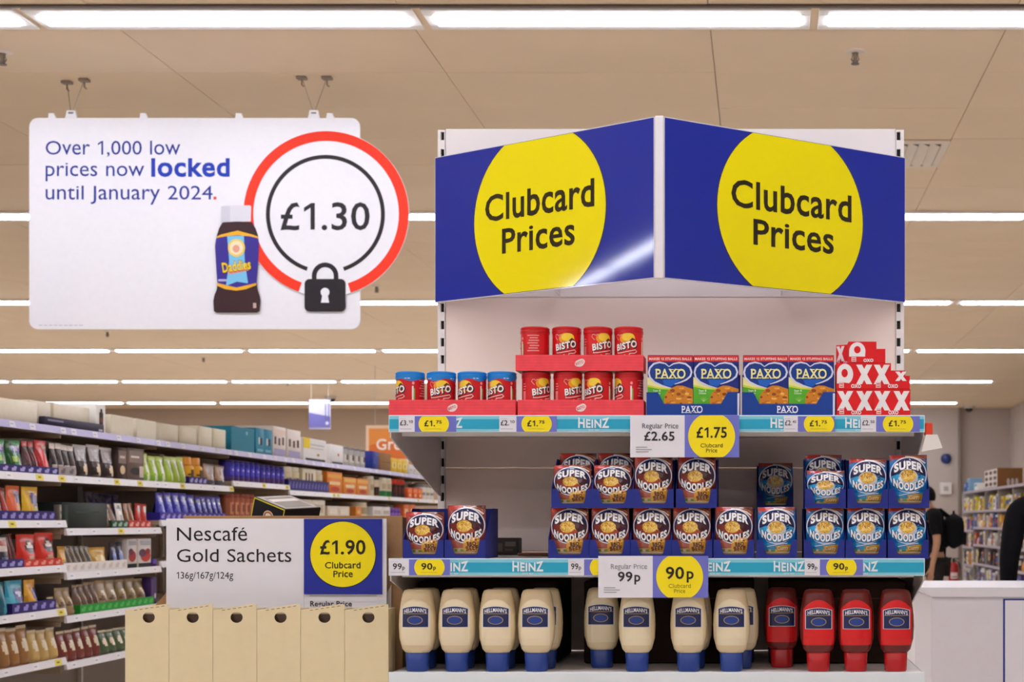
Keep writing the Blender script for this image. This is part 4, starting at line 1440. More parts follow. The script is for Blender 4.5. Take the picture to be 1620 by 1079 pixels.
# plinth cases carrying the display down to the floor
for nm_, z0, z1, lab in (('stock_case', 0, ZSTACK * .35, 'brown cardboard case at the floor under the coffee display'), ('stock_case', ZSTACK * .35 + .0005, ZSTACK * .7, 'brown cardboard case in the middle of the coffee display stack'), ('stock_case', ZSTACK * .7 + .0005, ZSTACK - .0005, 'brown cardboard case on top of the coffee display stack')):
    mb = MB(); mb.cbox(PX(240, YN), PX(613, YN), YN - .09, YN + .26, z0, z1, KB, .004)
    mb.box(PX(240, YN) + .02, PX(613, YN) - .02, YN - .0905, YN - .0899, (z0 + z1) / 2 - .02, (z0 + z1) / 2 + .02, C('#c9a877'))
    tag(mb.build(nm_, 'board'), lab, 'box', 'brown plinth cases')
# cream cartons stand on the same stack; a card lip keeps them in
mb = MB(); mb.cbox(PX(196, YT), PX(617, YT), YT - .004, YT + .074, ZSTACK, ZSTACK + .02, KB, .002)
tag(mb.build('carton_riser', 'board'), 'brown cardboard riser under the cream sachet cartons', 'box')

# the tipped black coffee box behind the sign
YG = YN + .105
gb = thing('coffee_box', 'tipped black and gold coffee box lying in the cardboard case', 'box', PW(433, 822, YG))
gw, gh, gd = .110, .072, .120
mb = MB(); mb.cbox(-gw / 2, gw / 2, -gd / 2, gd / 2, 0, gh, C('#12141c'), .0015); mb.build('carton', 'card', gb)
p = Print()
GOLD = C('#d6c92e')
for r in ((-gw / 2 + .001, gw / 2 - .001, .001, .0042), (-gw / 2 + .001, gw / 2 - .001, gh - .0042, gh - .001), (-gw / 2 + .001, -gw / 2 + .0042, .001, gh - .001), (gw / 2 - .0042, gw / 2 - .001, .001, gh - .001)):
    p.rect(*r, GOLD, 0)
p.disc(.004, gh * .52, .018, .0155, C('#d9c9a0'), 1); p.disc(.004, gh * .52, .015, .0125, C('#b7603a'), 2); p.disc(.004, gh * .55, .010, .007, C('#efe7dc'), 3)
p.build('print', front_map(-gd / 2), 'card', gb, .0002)
p = Print(); p.rect(-gw / 2 + .004, gw / 2 - .004, -gd / 2 + .004, gd / 2 - .004, C('#b9b6b2'), 0)
p.rect(-gw / 2 + .016, gw / 2 - .014, -gd / 2 + .016, gd / 2 - .016, C('#8f8c8a'), 1); p.rect(-gw / 2 + .03, -gw / 2 + .05, -gd / 2 + .016, gd / 2 - .016, C('#efeeec'), 2)
p.build('top_print', lambda u, v, d: (u, v, gh + d), 'glass', gb, .0002)
ex = Vector((60, -32, -21)).normalized()
ez = Vector((9, -6.8, 33)); ez = (ez - ex * ez.dot(ex)).normalized()
R3 = Matrix((ex, ez.cross(ex), ez)).transposed()
gb.rotation_euler = R3.to_euler()
gb.location = PW(402, 785.5, YG) - R3 @ Vector((-gw / 2, -gd / 2, gh))
zlow = min((gb.location + R3 @ Vector((a * gw / 2, b * gd / 2, 0))).z for a in (-1, 1) for b in (-1, 1))
mb = MB(); mb.box(X0 + .0055, X1 - .0055, .0055, dep - .0055, zlow - c0.z - .006, zlow - c0.z - .0005, KB); mb.build('inner_shelf', 'board', cr)

# ------------------------------------------------------------------ long aisle of shelving on the left
AX = -3.53
def yof(px):
    return F * (-AX) / (VX - px)
UK = 3.53 / 1205.0          # metres of height per picture unit at the left edge
def zu_(u):
    return EZ + u * UK
BAY0, BAYW = 6.67, 1.25
aisle_white, rail_white, rail_lil = C('#d9d2c9'), C('#efecee'), C('#b9b4dc')
levels = {0: [163, 80, 2, -75, -150, -235], 1: [163, 80, -12, -89, -164, -245], 2: [163, 80, 3, -80, -160, -240], 3: [163, 93, 5, -80, -160, -240]}
LVL = {}
bay_names = ['first', 'second', 'third', 'fourth', 'fifth', 'sixth', 'seventh', 'eighth', 'ninth']
def make_bay(i):
    y0 = BAY0 + i * BAYW
    b = thing('gondola_bay', 'white shelf bay in the long left aisle, %s from the near end' % bay_names[i], 'shelving', (AX, y0, 0), pi / 2, 'left aisle shelf bays')
    top = zu_(163) + .02
    mb = MB(); mb.cbox(-.012, .012, .463, .50, 0, top, aisle_white, .002)
    mb.build('upright', 'metal', b)
    mb = MB(); mb.cbox(.0125, BAYW - .0125, .485, .50, .1, top - .02, C('#8a7a6a'), .002); mb.build('back_panel', 'metal', b)
    mb = MB(); mb.cbox(.002, BAYW - .002, .02, .46, 0, .12, C('#8d867e'), .004); mb.build('base', 'metal', b)
    lv = levels.get(i, [163, 80, 8, -80, -160, -240])
    LVL[i] = [zu_(u) for u in lv]
    rr = random.Random(40 + i)
    for k, z in enumerate(LVL[i]):
        mb = MB(); mb.cbox(.002, BAYW - .002, .012, .46, z - .03, z - .003, C('#b7a28a'), .003)
        mb.box(.002, .006, .03, .46, z - .055, z - .03, C('#a8937c')); mb.box(BAYW - .006, BAYW - .002, .03, .46, z - .055, z - .03, C('#a8937c'))
        sh = mb.build('shelf', 'metal', b)
        rc = rail_lil if k == 0 else rail_white
        mb = MB(); mb.add([(.001, -.006, z - .036), (BAYW - .001, -.006, z - .036), (BAYW - .001, .002, z), (.001, .002, z), (.001, .012, z - .036), (BAYW - .001, .012, z - .036), (BAYW - .001, .012, z), (.001, .012, z)],
                          [(0, 1, 2, 3), (5, 4, 7, 6), (3, 2, 6, 7), (4, 5, 1, 0), (4, 0, 3, 7), (1, 5, 6, 2)], rc)
        rail = mb.build('price_rail', 'plastic', sh)
        n = 5 if i < 5 else 3
        for q in range(n):
            x = .06 + q * (BAYW - .16) / max(1, n - 1) + rr.uniform(-.04, .04)
            yl = rr.random() < .28 and k > 0
            c = C('#f0dc5a') if yl else (C('#f6f4f6') if k else C('#e6e3ee'))
            p = Print()
            p.rect(x, x + (.075 if yl else .06), z - .033, z - .004, c, 0)
            if yl:
                p.rect(x + .02, x + .05, z - .022, z - .014, C('#8d8230'), 1)
            else:
                p.rect(x + .01, x + .04, z - .02, z - .015, C('#a9a6ac'), 1)
            p.build('price_ticket', lambda u, v, d: (u, -.006 + (v - z + .036) / .036 * .008 - .0006 - d, v), 'paper', sh, .0005)
    return b
for i in range(9):
    make_bay(i)
mb = MB(); mb.cbox(AX - .50, AX - .02, BAY0 - .036, BAY0 - .0125, 0, zu_(163) + .02, aisle_white, .003)
tag(mb.build('end_cladding', 'metal'), 'white end cladding at the near end of the long left aisle', 'panel')

# ---- product makers (local frame: front towards -Y, base at z = 0)
def pat(shapes, base):
    """colour look-up on the unit square of a front"""
    cs = [(s[0], s[1:-1], C(s[-1])) for s in shapes]
    b = C(base)
    def f(u, v):
        c = b
        for k, a, col in cs:
            if k == 'r' and a[0] <= u <= a[1] and a[2] <= v <= a[3]:
                c = col
            elif k == 'e' and ((u - a[0]) / a[2]) ** 2 + ((v - a[1]) / a[3]) ** 2 <= 1:
                c = col
            elif k == 'd' and a[0] <= u - a[2] * v <= a[1]:      # slanted band
                c = col
        return c
    return f
def pouch(w, h, d, base, shapes=(), nx=10, nz=12, name='pouch'):
    f = pat(shapes, base)
    mb = MB()
    for sg in (-1, 1):
        rings = []
        for j in range(nz + 1):
            v = j / nz
            t = (1 - max(0, (v - .12) / .76) ** 1.6) if v < .88 else 0.0
            t = max(t, .035) * (1 if v > .06 else .8 + v / .3)
            row = []
            for i in range(nx + 1):
                a = 2 * i / nx - 1
                ww = w * (1 - .05 * (1 - abs(2 * v - 1)))
                row.append((a * ww / 2, sg * (d / 2 * t * max(0, 1 - a * a) ** .6 + .0012), v * h))
            rings.append(row if sg < 0 else row[::-1])
        if sg < 0:
            mb.loft(rings, lambda i, j: f((j + .5) / nx, (i + .5) / nz), False, False, False)
        else:
            mb.loft(rings, C(base), False, False, False)
    mb.add([(-w / 2, -.002, 0), (w / 2, -.002, 0), (w / 2, .002, 0), (-w / 2, .002, 0)], [(3, 2, 1, 0)], C(base))
    return mb
def jar(r, h, base, shapes=(), lid='#ffffff', lidh=.16, sq=1.0, neck=0.0, n=18, nz=9):
    f = pat(shapes, base)
    zs = [0, .02] + [.02 + (1 - lidh - .04) * (k + 1) / nz for k in range(nz)]
    prof = [(r * .92, 0), (r, .02 * h)] + [(r * (1 - neck * max(0, (z - .6) / .4)), z * h) for z in zs[2:]]
    m = len(prof)
    prof += [(prof[-1][0] * (.9 if neck == 0 else .8), h * (1 - lidh)), (prof[-1][0] * (.96 if neck == 0 else .86), h * (1 - lidh) + .001), (prof[-1][0] * (.96 if neck == 0 else .82), h - .002), (prof[-1][0] * .8, h)]
    mb = MB()
    lc = C(lid)
    def col(i, j):
        if i >= m - 1:
            return lc
        a = ((j + .5) / n)
        a = a if a < .5 else a - 1        # 0 at the front
        u = .5 + a * 2.2
        v = (prof[i][1] + prof[i + 1][1]) / 2 / (h * (1 - lidh))
        return f(u, v)
    rings = [[(rr * cos(2 * pi * j / n - pi / 2), sq * rr * sin(2 * pi * j / n - pi / 2), z) for j in range(n)] for rr, z in prof]
    mb.loft(rings, col)
    return mb
def carton(w, h, d, base, shapes=(), side=None, top=None, lip=None):
    mb = MB(); mb.cbox(-w / 2, w / 2, -d / 2, d / 2, 0, h, C(base), min(.003, w * .05))
    p = Print()
    L = 0
    for s in shapes:
        if s[0] == 'r':
            p.rect((s[1] - .5) * w, (s[2] - .5) * w, s[3] * h, s[4] * h, C(s[-1]), L)
        elif s[0] == 'e':
            p.disc((s[1] - .5) * w, s[2] * h, s[3] * w, s[4] * h, C(s[-1]), L, 14)
        L += 1
    p.emit(mb, front_map(-d / 2), .0007)
    return mb
SIDEP = {}
def run(mk, bay, lev, px0, px1, n, top, desc, cat, name, group=None, mat='film', depth=.0, d=.06, jitter=.0, lean=0.0, gapw=.94, hmul=1.0, z=None, ranks=1, dyaw=0.0):
    """n products side by side on one aisle shelf between two picture columns; top: picture row of their tops at px0"""
    ya, yb = yof(px0), yof(px1)
    w = (yb - ya) / n
    zz = LVL[bay][lev] if z is None else z
    h = (EZ + (VY - top) * ya / F - zz) * hmul
    if lev > 0 and z is None:
        h = min(h, LVL[bay][lev - 1] - zz - .062)
    if h < .03:
        h = .08
    mb = mk(w * gapw, h, d)
    src = None
    for i in range(n):
        for r in range(ranks):
            y = ya + w * (i + .5)
            loc = (AX - .0205 + min(p[1] for p in mb.v) - depth - r * d * 1.02, y + random.uniform(-.02, .02) * w, zz - .0010 + (.006 if lean else 0))
            if n * ranks == 1:
                lab = desc
            elif ranks == 1:
                lab = '%s, %s from near end' % (desc, ORD[i])
            else:
                lab = '%s, %s from the near end%s' % (desc, ORD[i], '' if r == 0 else ', in the rank behind')
            if src is None:
                src = mb.build(name, mat, None, loc, pi / 2, smooth=45)
                o = src
            else:
                o = src.copy(); COL.objects.link(o); o.location = loc
            o.rotation_euler = (radians(lean) if lean else 0, 0, pi / 2 + (radians(random.uniform(-1.8, 1.8)) if mat == 'film' else radians(random.uniform(-1.2, 1.2)) if n > 1 else 0))
            o.scale = (1, 1, random.uniform(.965, 1.03) if mat == 'film' else 1)
            tag(o, lab, cat, group or (desc + ' row' if n > 1 else None))
    return h
def strip(bay, lev, px0, px1, h, col, label, dots=None, name='display_tray', z=None, depth=.0, cat='tray'):
    """low printed shelf-ready tray front with its floor"""
    ya, yb = yof(px0), yof(px1)
    w = yb - ya
    zz = LVL[bay][lev] if z is None else z
    mb = MB()
    h += .003
    mb.box(-w / 2, w / 2, .0135, .0150, 0, h, C(col)); mb.box(-w / 2, w / 2, .0150, .12, 0, .0012, C(col))
    mb.box(-w / 2, -w / 2 + .0015, .0150, .12, .0012, h, C(col)); mb.box(w / 2 - .0015, w / 2, .0150, .12, .0012, h, C(col))
    if dots:
        n = max(1, int(round(w / .085)))
        p = Print()
        for k in range(n):
            x = -w / 2 + w * (k + .5) / n
            p.rect(x - .024, x + .018, h * .25, h * .62, C(dots), 0)
            p.rect(x - .004, x + .024, h * .5, h * .8, C(dots), 1)
        p.emit(mb, front_map(.0135), .0006)
    o = mb.build(name, 'card', None, (AX, (ya + yb) / 2, zz - .0028), pi / 2)
    return tag(o, label, cat)
PUR = '#2a1c6c'
def P_(base, *sh):
    return lambda w, h, d: pouch(w, h, d, base, sh)
def B_(base, *sh):
    return lambda w, h, d: carton(w, h, d, base, sh)
def J_(base, lid, *sh, **kw):
    return lambda w, h, d: jar(w / 2, h, base, sh, lid, **kw)

# --- bay 1 and 2, second shelf: sharing pouches and bars
strip(0, 1, -8, 97, .035, PUR, 'purple printed tray front below the green and red pouches', '#b9b0e6')
run(P_('#0f5a24', ('d', .3, .85, .12, '#1f8a3c'), ('e', .62, .74, .30, .13, '#7a68b8'), ('e', .6, .76, .2, .06, '#d8d0f0'), ('r', .55, .9, .1, .5, '#5a6a5e'), ('e', .35, .42, .14, .08, '#9cc23a')), 0, 1, 1, 51, 2, 691, 'green sharing pouch at the near end of the second aisle shelf', 'pouch', 'pouch', d=.075)
run(P_('#4a1016', ('r', 0, 1, .8, 1, '#c22a2e'), ('e', .5, .5, .3, .2, '#7a1c22')), 0, 1, 51.5, 71, 2, 697, 'dark red narrow pouch beside the green pouches', 'pouch', 'pouch', d=.075)
run(P_('#b81c22', ('d', .35, .8, -.25, '#e2282a'), ('e', .78, .6, .2, .22, '#6a5a58'), ('e', .75, .78, .22, .08, '#e8c9b8'), ('r', 0, 1, .9, 1, '#d8302c')), 0, 1, 71.5, 92, 1, 696, 'bright red sharing pouch beside the white-topped dark bars', 'pouch', 'pouch', d=.075)
run(P_('#261414', ('r', 0, 1, .82, 1, '#e6d8cc'), ('r', .1, .9, .08, .34, '#d9cabd'), ('e', .5, .6, .25, .1, '#4a2a26')), 0, 1, 92.5, 131, 4, 700, 'white-topped dark bar pouch on the second aisle shelf', 'pouch', 'pouch', d=.06)
strip(0, 1, 97.5, 124, .045, '#a89c98', 'grey shelf tray front below the white-topped dark bars', '#6f6568')
run(P_('#2b1c1a', ('r', .08, .95, .5, .98, '#a7a2a6'), ('e', .5, .72, .22, .10, '#d6d2d6'), ('e', .62, .26, .27, .14, '#e3c49a'), ('r', 0, 1, .9, 1, '#cfc6c2')), 1, 1, 131.5, 192, 3, 701, 'silver and brown pouch with cream disc, second aisle shelf', 'pouch', 'pouch', d=.07)
run(B_('#3d2a26', ('r', .05, .95, .5, .9, '#85726a'), ('r', .2, .8, .66, .74, '#d9cbc0'), ('e', .5, .3, .3, .14, '#e0c49c')), 1, 1, 193, 207, 1, 707, 'narrow dark brown carton beside the silver pouches', 'carton', 'carton', mat='card', d=.09)
run(B_('#6e5a50', ('r', .1, .9, .55, .92, '#8f7d74'), ('r', .2, .7, .7, .76, '#efe4da'), ('e', .5, .28, .35, .12, '#2f2220'), ('r', .7, .95, .1, .45, '#d9c9ba')), 1, 1, 207.5, 235, 1, 706, 'brown photo-printed carton beside the lime green pouches', 'carton', 'carton', mat='card', d=.1)
run(P_('#9fc22a', ('r', 0, 1, 0, .25, '#7fb236'), ('d', .3, .6, .2, '#e3e8b8'), ('e', .5, .45, .2, .16, '#eef0dc'), ('r', 0, 1, .86, 1, '#c9dc58')), 1, 1, 236, 272, 3, 718, 'lime green pouch in the near trio on the second aisle shelf', 'pouch', 'pouch', d=.07)
run(P_('#a8c83a', ('r', .55, .95, .12, .8, '#eceede'), ('r', .6, .8, .4, .6, '#9a8a3a'), ('r', 0, 1, .86, 1, '#cfe070')), 2, 1, 273, 303, 3, 720, 'lime and cream pouch, far trio on the second aisle shelf', 'pouch', 'pouch', d=.07)
strip(2, 1, 303, 331, .045, PUR, 'purple tray front below the yellow bottles', '#b9b0e6')
run(J_('#f2b417', '#f0a01a', ('e', .5, .5, .2, .25, '#5a3a1a'), ('r', .3, .7, .1, .3, '#f7d23a'), lidh=.3, neck=.35), 2, 1, 303.5, 331, 2, 722, 'yellow bottle with an orange cap on the second aisle shelf', 'bottle', 'bottle', mat='plastic', d=.06)
run(P_('#7a5a44', ('d', .2, .55, -.4, '#b08a66'), ('r', 0, 1, 0, .25, '#3f4450')), 2, 1, 332, 366, 2, 733, 'brown leaning coffee pouch beside the yellow bottles', 'pouch', 'pouch', d=.05)
run(P_('#2a1c6c', ('e', .5, .6, .3, .2, '#4f3aa6'), ('r', .2, .8, .2, .35, '#3a2a80')), 2, 1, 326, 352, 2, 716, 'dark purple pouch behind the brown coffee pouches', 'pouch', 'pouch', d=.05, depth=.12)
# --- bay 4: purple jars in two heights on the raised shelf
run(J_('#2b22a0', '#2a1a70', ('r', .3, .7, .35, .8, '#4a48d2'), ('e', .5, .62, .12, .08, '#c9c4f2'), ('r', 0, 1, 0, .25, '#4a2a6a'), ('r', .35, .65, .08, .16, '#8f86d8'), lidh=.12), 3, 1, 370, 418, 6, 720, 'tall purple cocoa jar on the raised shelf', 'jar', 'jar', mat='plastic', d=.10, ranks=1)
run(J_('#2a2090', '#2a1a70', ('r', .3, .7, .35, .8, '#4744c0'), ('e', .5, .6, .12, .08, '#c4bff0'), ('r', 0, 1, 0, .3, '#4a2a6a'), lidh=.12), 3, 1, 419, 457, 5, 734, 'short purple cocoa jar on the raised shelf', 'jar', 'jar', mat='plastic', d=.10)
# --- further bays, second shelf
strip(4, 1, 459, 523, .085, '#251f6a', 'dark purple tray front below the cream jars', '#6a66b8')
run(J_('#e4d6b2', '#f0e6cc', ('r', .25, .75, .25, .7, '#b79a72'), ('e', .5, .5, .14, .14, '#7a4a3a'), lidh=.18), 4, 1, 459.5, 482, 2, 736, 'cream malt jar in the near pair on the second aisle shelf', 'jar', 'jar', mat='plastic', d=.12)
run(B_('#e6d9b8', ('r', .2, .3, .45, .8, '#6a4a48'), ('r', .42, .52, .45, .8, '#6a4a48'), ('r', .64, .74, .45, .8, '#6a4a48'), ('r', .05, .95, .86, .93, '#f2ead2')), 4, 1, 483, 505, 1, 734, 'cream carton of malt drink between the cream jars', 'carton', 'carton', mat='card', d=.12)
run(J_('#e4d6b2', '#f0e6cc', ('r', .25, .75, .25, .7, '#b79a72'), lidh=.18), 4, 1, 506, 520, 1, 735, 'cream malt jar beside the orange tea cartons', 'jar', 'jar', mat='plastic', d=.12)
run(B_('#e8862a', ('r', .05, .95, .72, .9, '#f2b04a'), ('r', .15, .85, .4, .55, '#f7d8a0'), ('e', .5, .2, .3, .12, '#c43a22')), 5, 1, 521, 546, 1, 745, 'large orange tea carton on the second aisle shelf', 'carton', 'carton', mat='card', d=.12)
run(B_('#ea8f30', ('r', .05, .95, .72, .92, '#f4bd5c'), ('r', .15, .85, .38, .56, '#f7dcae'), ('e', .5, .2, .3, .12, '#c6402a')), 5, 1, 547, 588, 2, 754, 'small orange tea carton on the second aisle shelf', 'carton', 'carton', mat='card', d=.12)
run(J_('#dccdaa', '#efe6cf', ('r', .3, .7, .3, .7, '#b59c78'), lidh=.12), 6, 1, 591.5, 598, 1, 749, 'cream drink jar beyond the orange cartons', 'jar', 'jar', mat='plastic', d=.1)
run(J_('#3a2218', '#2a1a14', ('r', .2, .8, .55, .95, '#dcc9ac'), lidh=.14), 6, 1, 598, 609, 1, 750, 'brown coffee jar with a cream label', 'jar', 'jar', mat='glass', d=.1)
run(J_('#e2d6bb', '#f0ead8', ('r', 0, 1, 0, .3, '#1f7a3c'), ('r', .3, .7, .4, .8, '#c9b690'), lidh=.1), 6, 1, 610, 626.5, 2, 750, 'cream jar with a green foot on the second aisle shelf', 'jar', 'jar', mat='plastic', d=.1)
run(J_('#2c1a16', '#c4301f', ('r', .2, .8, .3, .8, '#5c241c'), lidh=.28), 6, 1, 628, 646, 3, 757, 'dark coffee jar with a red lid', 'jar', 'jar', mat='glass', d=.1)
run(B_('#e2571f', ('r', .1, .9, .55, .85, '#f08a3a'), ('e', .5, .3, .25, .15, '#f4c07a')), 7, 1, 648, 672, 3, 771, 'orange carton near the far end of the second aisle shelf', 'carton', 'carton', mat='card', d=.1)
run(J_('#e6e0d2', '#8f8a84', ('r', .2, .8, .3, .6, '#9a8f86'), lidh=.2), 7, 1, 673, 692, 3, 765, 'white canister near the far end of the second aisle shelf', 'canister', 'canister', mat='plastic', d=.1)
run(B_('#7a4a34', ('r', .1, .9, .4, .8, '#a8744e')), 6, 1, 593, 637, 4, 745, 'brown carton set back behind the coffee jars', 'carton', 'carton', mat='card', d=.1, depth=.27)

# --- third shelf
strip(0, 2, -8, 92, .045, PUR, 'purple printed tray front below the orange and yellow bars', '#9a90d8')
run(P_('#6a1a1c', ('d', .2, .55, -.2, '#b8342a'), ('r', 0, 1, .88, 1, '#8a2420')), 0, 2, -5, 24, 3, 770, 'dark red bar pouch at the start of the third aisle shelf', 'pouch', 'pouch', d=.06)
run(P_('#d85a22', ('e', .72, .66, .26, .18, '#3c2a6a'), ('r', .55, .98, .1, .5, '#c98a3a'), ('d', .05, .4, -.2, '#ee6a3a'), ('r', 0, 1, .9, 1, '#e06a2a')), 0, 2, 24.5, 47, 1, 767, 'orange bar pouch on the third aisle shelf', 'pouch', 'pouch', d=.06)
run(P_('#dca81e', ('e', .66, .62, .28, .2, '#4a3a78'), ('r', .5, .95, .08, .4, '#a8a058'), ('d', .05, .4, -.2, '#f0c22e'), ('r', 0, 1, .9, 1, '#e8b42a')), 0, 2, 50, 75, 1, 769, 'yellow bar pouch on the third aisle shelf', 'pouch', 'pouch', d=.06)
run(B_('#82776e', ('r', .08, .92, .15, .85, '#a49a90'), ('r', .2, .8, .4, .6, '#6a625c')), 0, 2, 101, 104.5, 1, 814, 'grey divider card at the end of the third aisle shelf', 'card', 'divider_card', mat='card', d=.03)
run(B_('#16241c', ('r', .05, .12, .1, .9, '#1f3226'), ('r', .3, .8, .6, .66, '#2a4434')), 1, 2, 106, 178, 1, 794, 'large dark green empty display case on the third aisle shelf', 'case', 'display_case', mat='card', d=.3, gapw=.98)
strip(1, 2, 181, 207, .04, '#1f4a34', 'dark green tray front below the leaning brown packs', '#a8c4a8')
strip(1, 2, 207.5, 243, .04, '#c8322a', 'red tray front below the red and white packs', '#f0b8a8')
run(P_('#6a4a2c', ('d', .2, .4, .2, '#9a744a')), 1, 2, 179, 195, 2, 797, 'brown pack leaning beside the dark green case', 'pack', 'pack', d=.03, lean=-14)
run(P_('#ece6dc', ('e', .5, .8, .3, .1, '#33423a'), ('r', .3, .7, .2, .5, '#a89a88')), 1, 2, 195.5, 207, 1, 798, 'white pack leaning among the brown packs', 'pack', 'pack', d=.03, lean=-8)
run(P_('#84542e', ('d', .3, .6, .1, '#a8703e')), 1, 2, 207.5, 222, 2, 797, 'amber brown pack leaning beside the red packs', 'pack', 'pack', d=.03, lean=-6)
run(P_('#c4281e', ('r', .5, 1, .05, .95, '#eee4da'), ('e', .6, .5, .18, .18, '#d8402e')), 1, 2, 222.5, 241, 2, 797, 'red and white pack at the end of the leaning packs', 'pack', 'pack', d=.03)
strip(2, 2, 257, 360, .045, '#3a2a9a', 'purple tray front below the blue chocolate pouches', '#a8a0ee')
run(P_('#2a2aa8', ('e', .5, .66, .34, .16, '#7a86ea'), ('e', .6, .74, .2, .06, '#eceaf8'), ('e', .4, .35, .28, .2, '#4a50d0'), ('r', 0, 1, .9, 1, '#3c3cc0')), 2, 2, 260, 320, 5, 779, 'bright blue chocolate pouch on the third aisle shelf', 'pouch', 'pouch', d=.07)
run(P_('#262494', ('e', .5, .62, .34, .16, '#6a70dc'), ('e', .6, .7, .2, .06, '#dcdcf4'), ('r', 0, 1, .9, 1, '#3434b0')), 2, 2, 321, 360, 5, 785, 'shorter blue chocolate pouch on the third aisle shelf', 'pouch', 'pouch', d=.06)
run(P_('#221a64', ('e', .5, .6, .3, .16, '#3d389a')), 1, 2, 206, 254, 5, 779, 'dim blue pouch set back behind the red and white packs', 'pouch', 'pouch', d=.06, depth=.2)
run(J_('#a4583a', '#8a3f2c', ('r', .25, .75, .2, .75, '#cf8e6a'), ('e', .5, .5, .12, .2, '#7a3522'), lidh=.14), 3, 2, 370, 410, 5, 780, 'terracotta drink jar on the third aisle shelf', 'jar', 'jar', mat='plastic', d=.1)
run(J_('#e6dcc6', '#f2ecdc', ('r', .3, .7, .3, .7, '#b8a488'), lidh=.14), 4, 2, 461, 475, 2, 792, 'low cream jar behind the tipped coffee box', 'jar', 'jar', mat='plastic', d=.1)
run(B_('#e8dcc6', ('r', .15, .85, .3, .75, '#cbb89c'), ('r', .2, .8, .8, .9, '#f3ead8'), ('r', .3, .7, .45, .55, '#a58d74')), 4, 2, 478, 519, 2, 788, 'tall beige drink pack on the third aisle shelf', 'pack', 'pack', mat='card', d=.1)
run(B_('#e2d2ba', ('r', .15, .85, .35, .8, '#f0e6d4'), ('r', .2, .8, .1, .2, '#b89a78')), 5, 2, 522, 557, 2, 800, 'low beige carton on the third aisle shelf', 'carton', 'carton', mat='card', d=.1)
run(B_('#d9822a', ('r', .2, .8, .4, .7, '#f0b868')), 5, 2, 567, 576, 1, 801, 'single orange carton on the third aisle shelf', 'carton', 'carton', mat='card', d=.1)
run(J_('#dfd0b0', '#efe6cf', ('r', .3, .7, .3, .8, '#a4906c'), lidh=.1), 5, 2, 577.5, 589, 1, 792, 'tall cream canister beside the single orange carton', 'canister', 'canister', mat='plastic', d=.1)
run(B_('#eae6e0', ('r', .1, .9, .4, .7, '#c4b8ac')), 6, 2, 594, 621, 2, 801, 'white carton on the third aisle shelf', 'carton', 'carton', mat='card', d=.1)
run(J_('#6a3a9a', '#8a5ab8', ('r', .2, .8, .4, .7, '#9a72c8'), lidh=.2), 6, 2, 623, 639, 3, 803, 'violet jar on the third aisle shelf', 'jar', 'jar', mat='plastic', d=.1)
run(B_('#dd6a2a', ('r', .2, .8, .4, .7, '#e8c29a')), 7, 2, 642, 660, 2, 797, 'orange and beige carton far down the third aisle shelf', 'carton', 'carton', mat='card', d=.1)

# --- fourth shelf
strip(0, 3, -8, 42.5, .04, PUR, 'purple printed tray front below the mixed bars on the fourth shelf', '#a69cdc')
strip(0, 3, 43, 102, .035, '#d4342c', 'red printed tray front below the red pouches', '#f2a08a')
run(P_('#2c5a4a', ('r', .1, .9, .7, .95, '#c2432e'), ('r', .15, .85, .38, .52, '#d8cfc4'), ('e', .5, .2, .25, .12, '#3a8a4a')), 0, 3, -4, 9, 1, 842, 'teal and red mixed bar pouch on the fourth aisle shelf', 'pouch', 'pouch', d=.06)
run(P_('#2a2a3c', ('r', .1, .9, .5, .95, '#d4c8bc'), ('r', .2, .8, .7, .86, '#a83a2c'), ('e', .5, .22, .3, .14, '#5a6a8a')), 0, 3, 9.5, 28, 1, 842, 'dark pouch with a pale picture on the fourth aisle shelf', 'pouch', 'pouch', d=.06)
run(P_('#5a1414', ('d', .3, .6, 0, '#7a1c1a')), 0, 3, 30, 42, 2, 840, 'dim maroon pouch beside the red pouches', 'pouch', 'pouch', d=.06, depth=.02)
run(P_('#d8261c', ('e', .62, .6, .3, .2, '#2a1414'), ('e', .6, .66, .2, .06, '#e6d8d0'), ('e', .55, .22, .25, .1, '#c49a7a'), ('r', 0, 1, .9, 1, '#ee4a3a')), 0, 3, 43, 101, 2, 839, 'bright red pouch with a dark emblem on the fourth aisle shelf', 'pouch', 'pouch', d=.07)
run(P_('#c9953a', ('e', .5, .25, .3, .14, '#7a4a1a'), ('r', .2, .8, .5, .75, '#e3b85c')), 1, 3, 106, 118, 1, 864, 'gold upright bag at the near end of the fourth shelf of the second bay', 'bag', 'bag', d=.06)
run(P_('#4a3a22', ('d', .2, .35, .15, '#8a7a3a'), ('d', .6, .72, .15, '#2a2418')), 1, 3, 119, 158, 5, 866, 'dark leaning snack bag on the fourth aisle shelf', 'bag', 'bag', d=.05, lean=-8)
run(P_('#d8a83a', ('e', .5, .5, .3, .2, '#f0d890'), ('r', 0, 1, 0, .2, '#b8862a')), 1, 3, 158.5, 183, 1, 865, 'yellow slumped snack bag on the fourth aisle shelf', 'bag', 'bag', d=.08)
strip(1, 3, 105, 205, .048, '#efe9e4', 'white card tray front below the snack bags', '#d8d0c8')
run(P_('#3a3a52', ('e', .5, .45, .35, .24, '#8ea0d8'), ('e', .55, .25, .2, .1, '#e8e6f0'), ('r', 0, 1, .8, 1, '#2a2430')), 1, 3, 186, 206, 2, 858, 'blue and white small bag beside the berry cartons', 'bag', 'bag', d=.05)
run(B_('#d8cec8', ('r', 0, 1, .0, .14, '#1a1418'), ('e', .5, .4, .4, .2, '#a8322c'), ('e', .35, .55, .25, .12, '#6a2a3a'), ('r', .1, .9, .78, .92, '#a8a8ae')), 1, 3, 207.5, 223, 1, 852, 'narrow berry carton on the fourth aisle shelf', 'carton', 'carton', mat='card', d=.07)
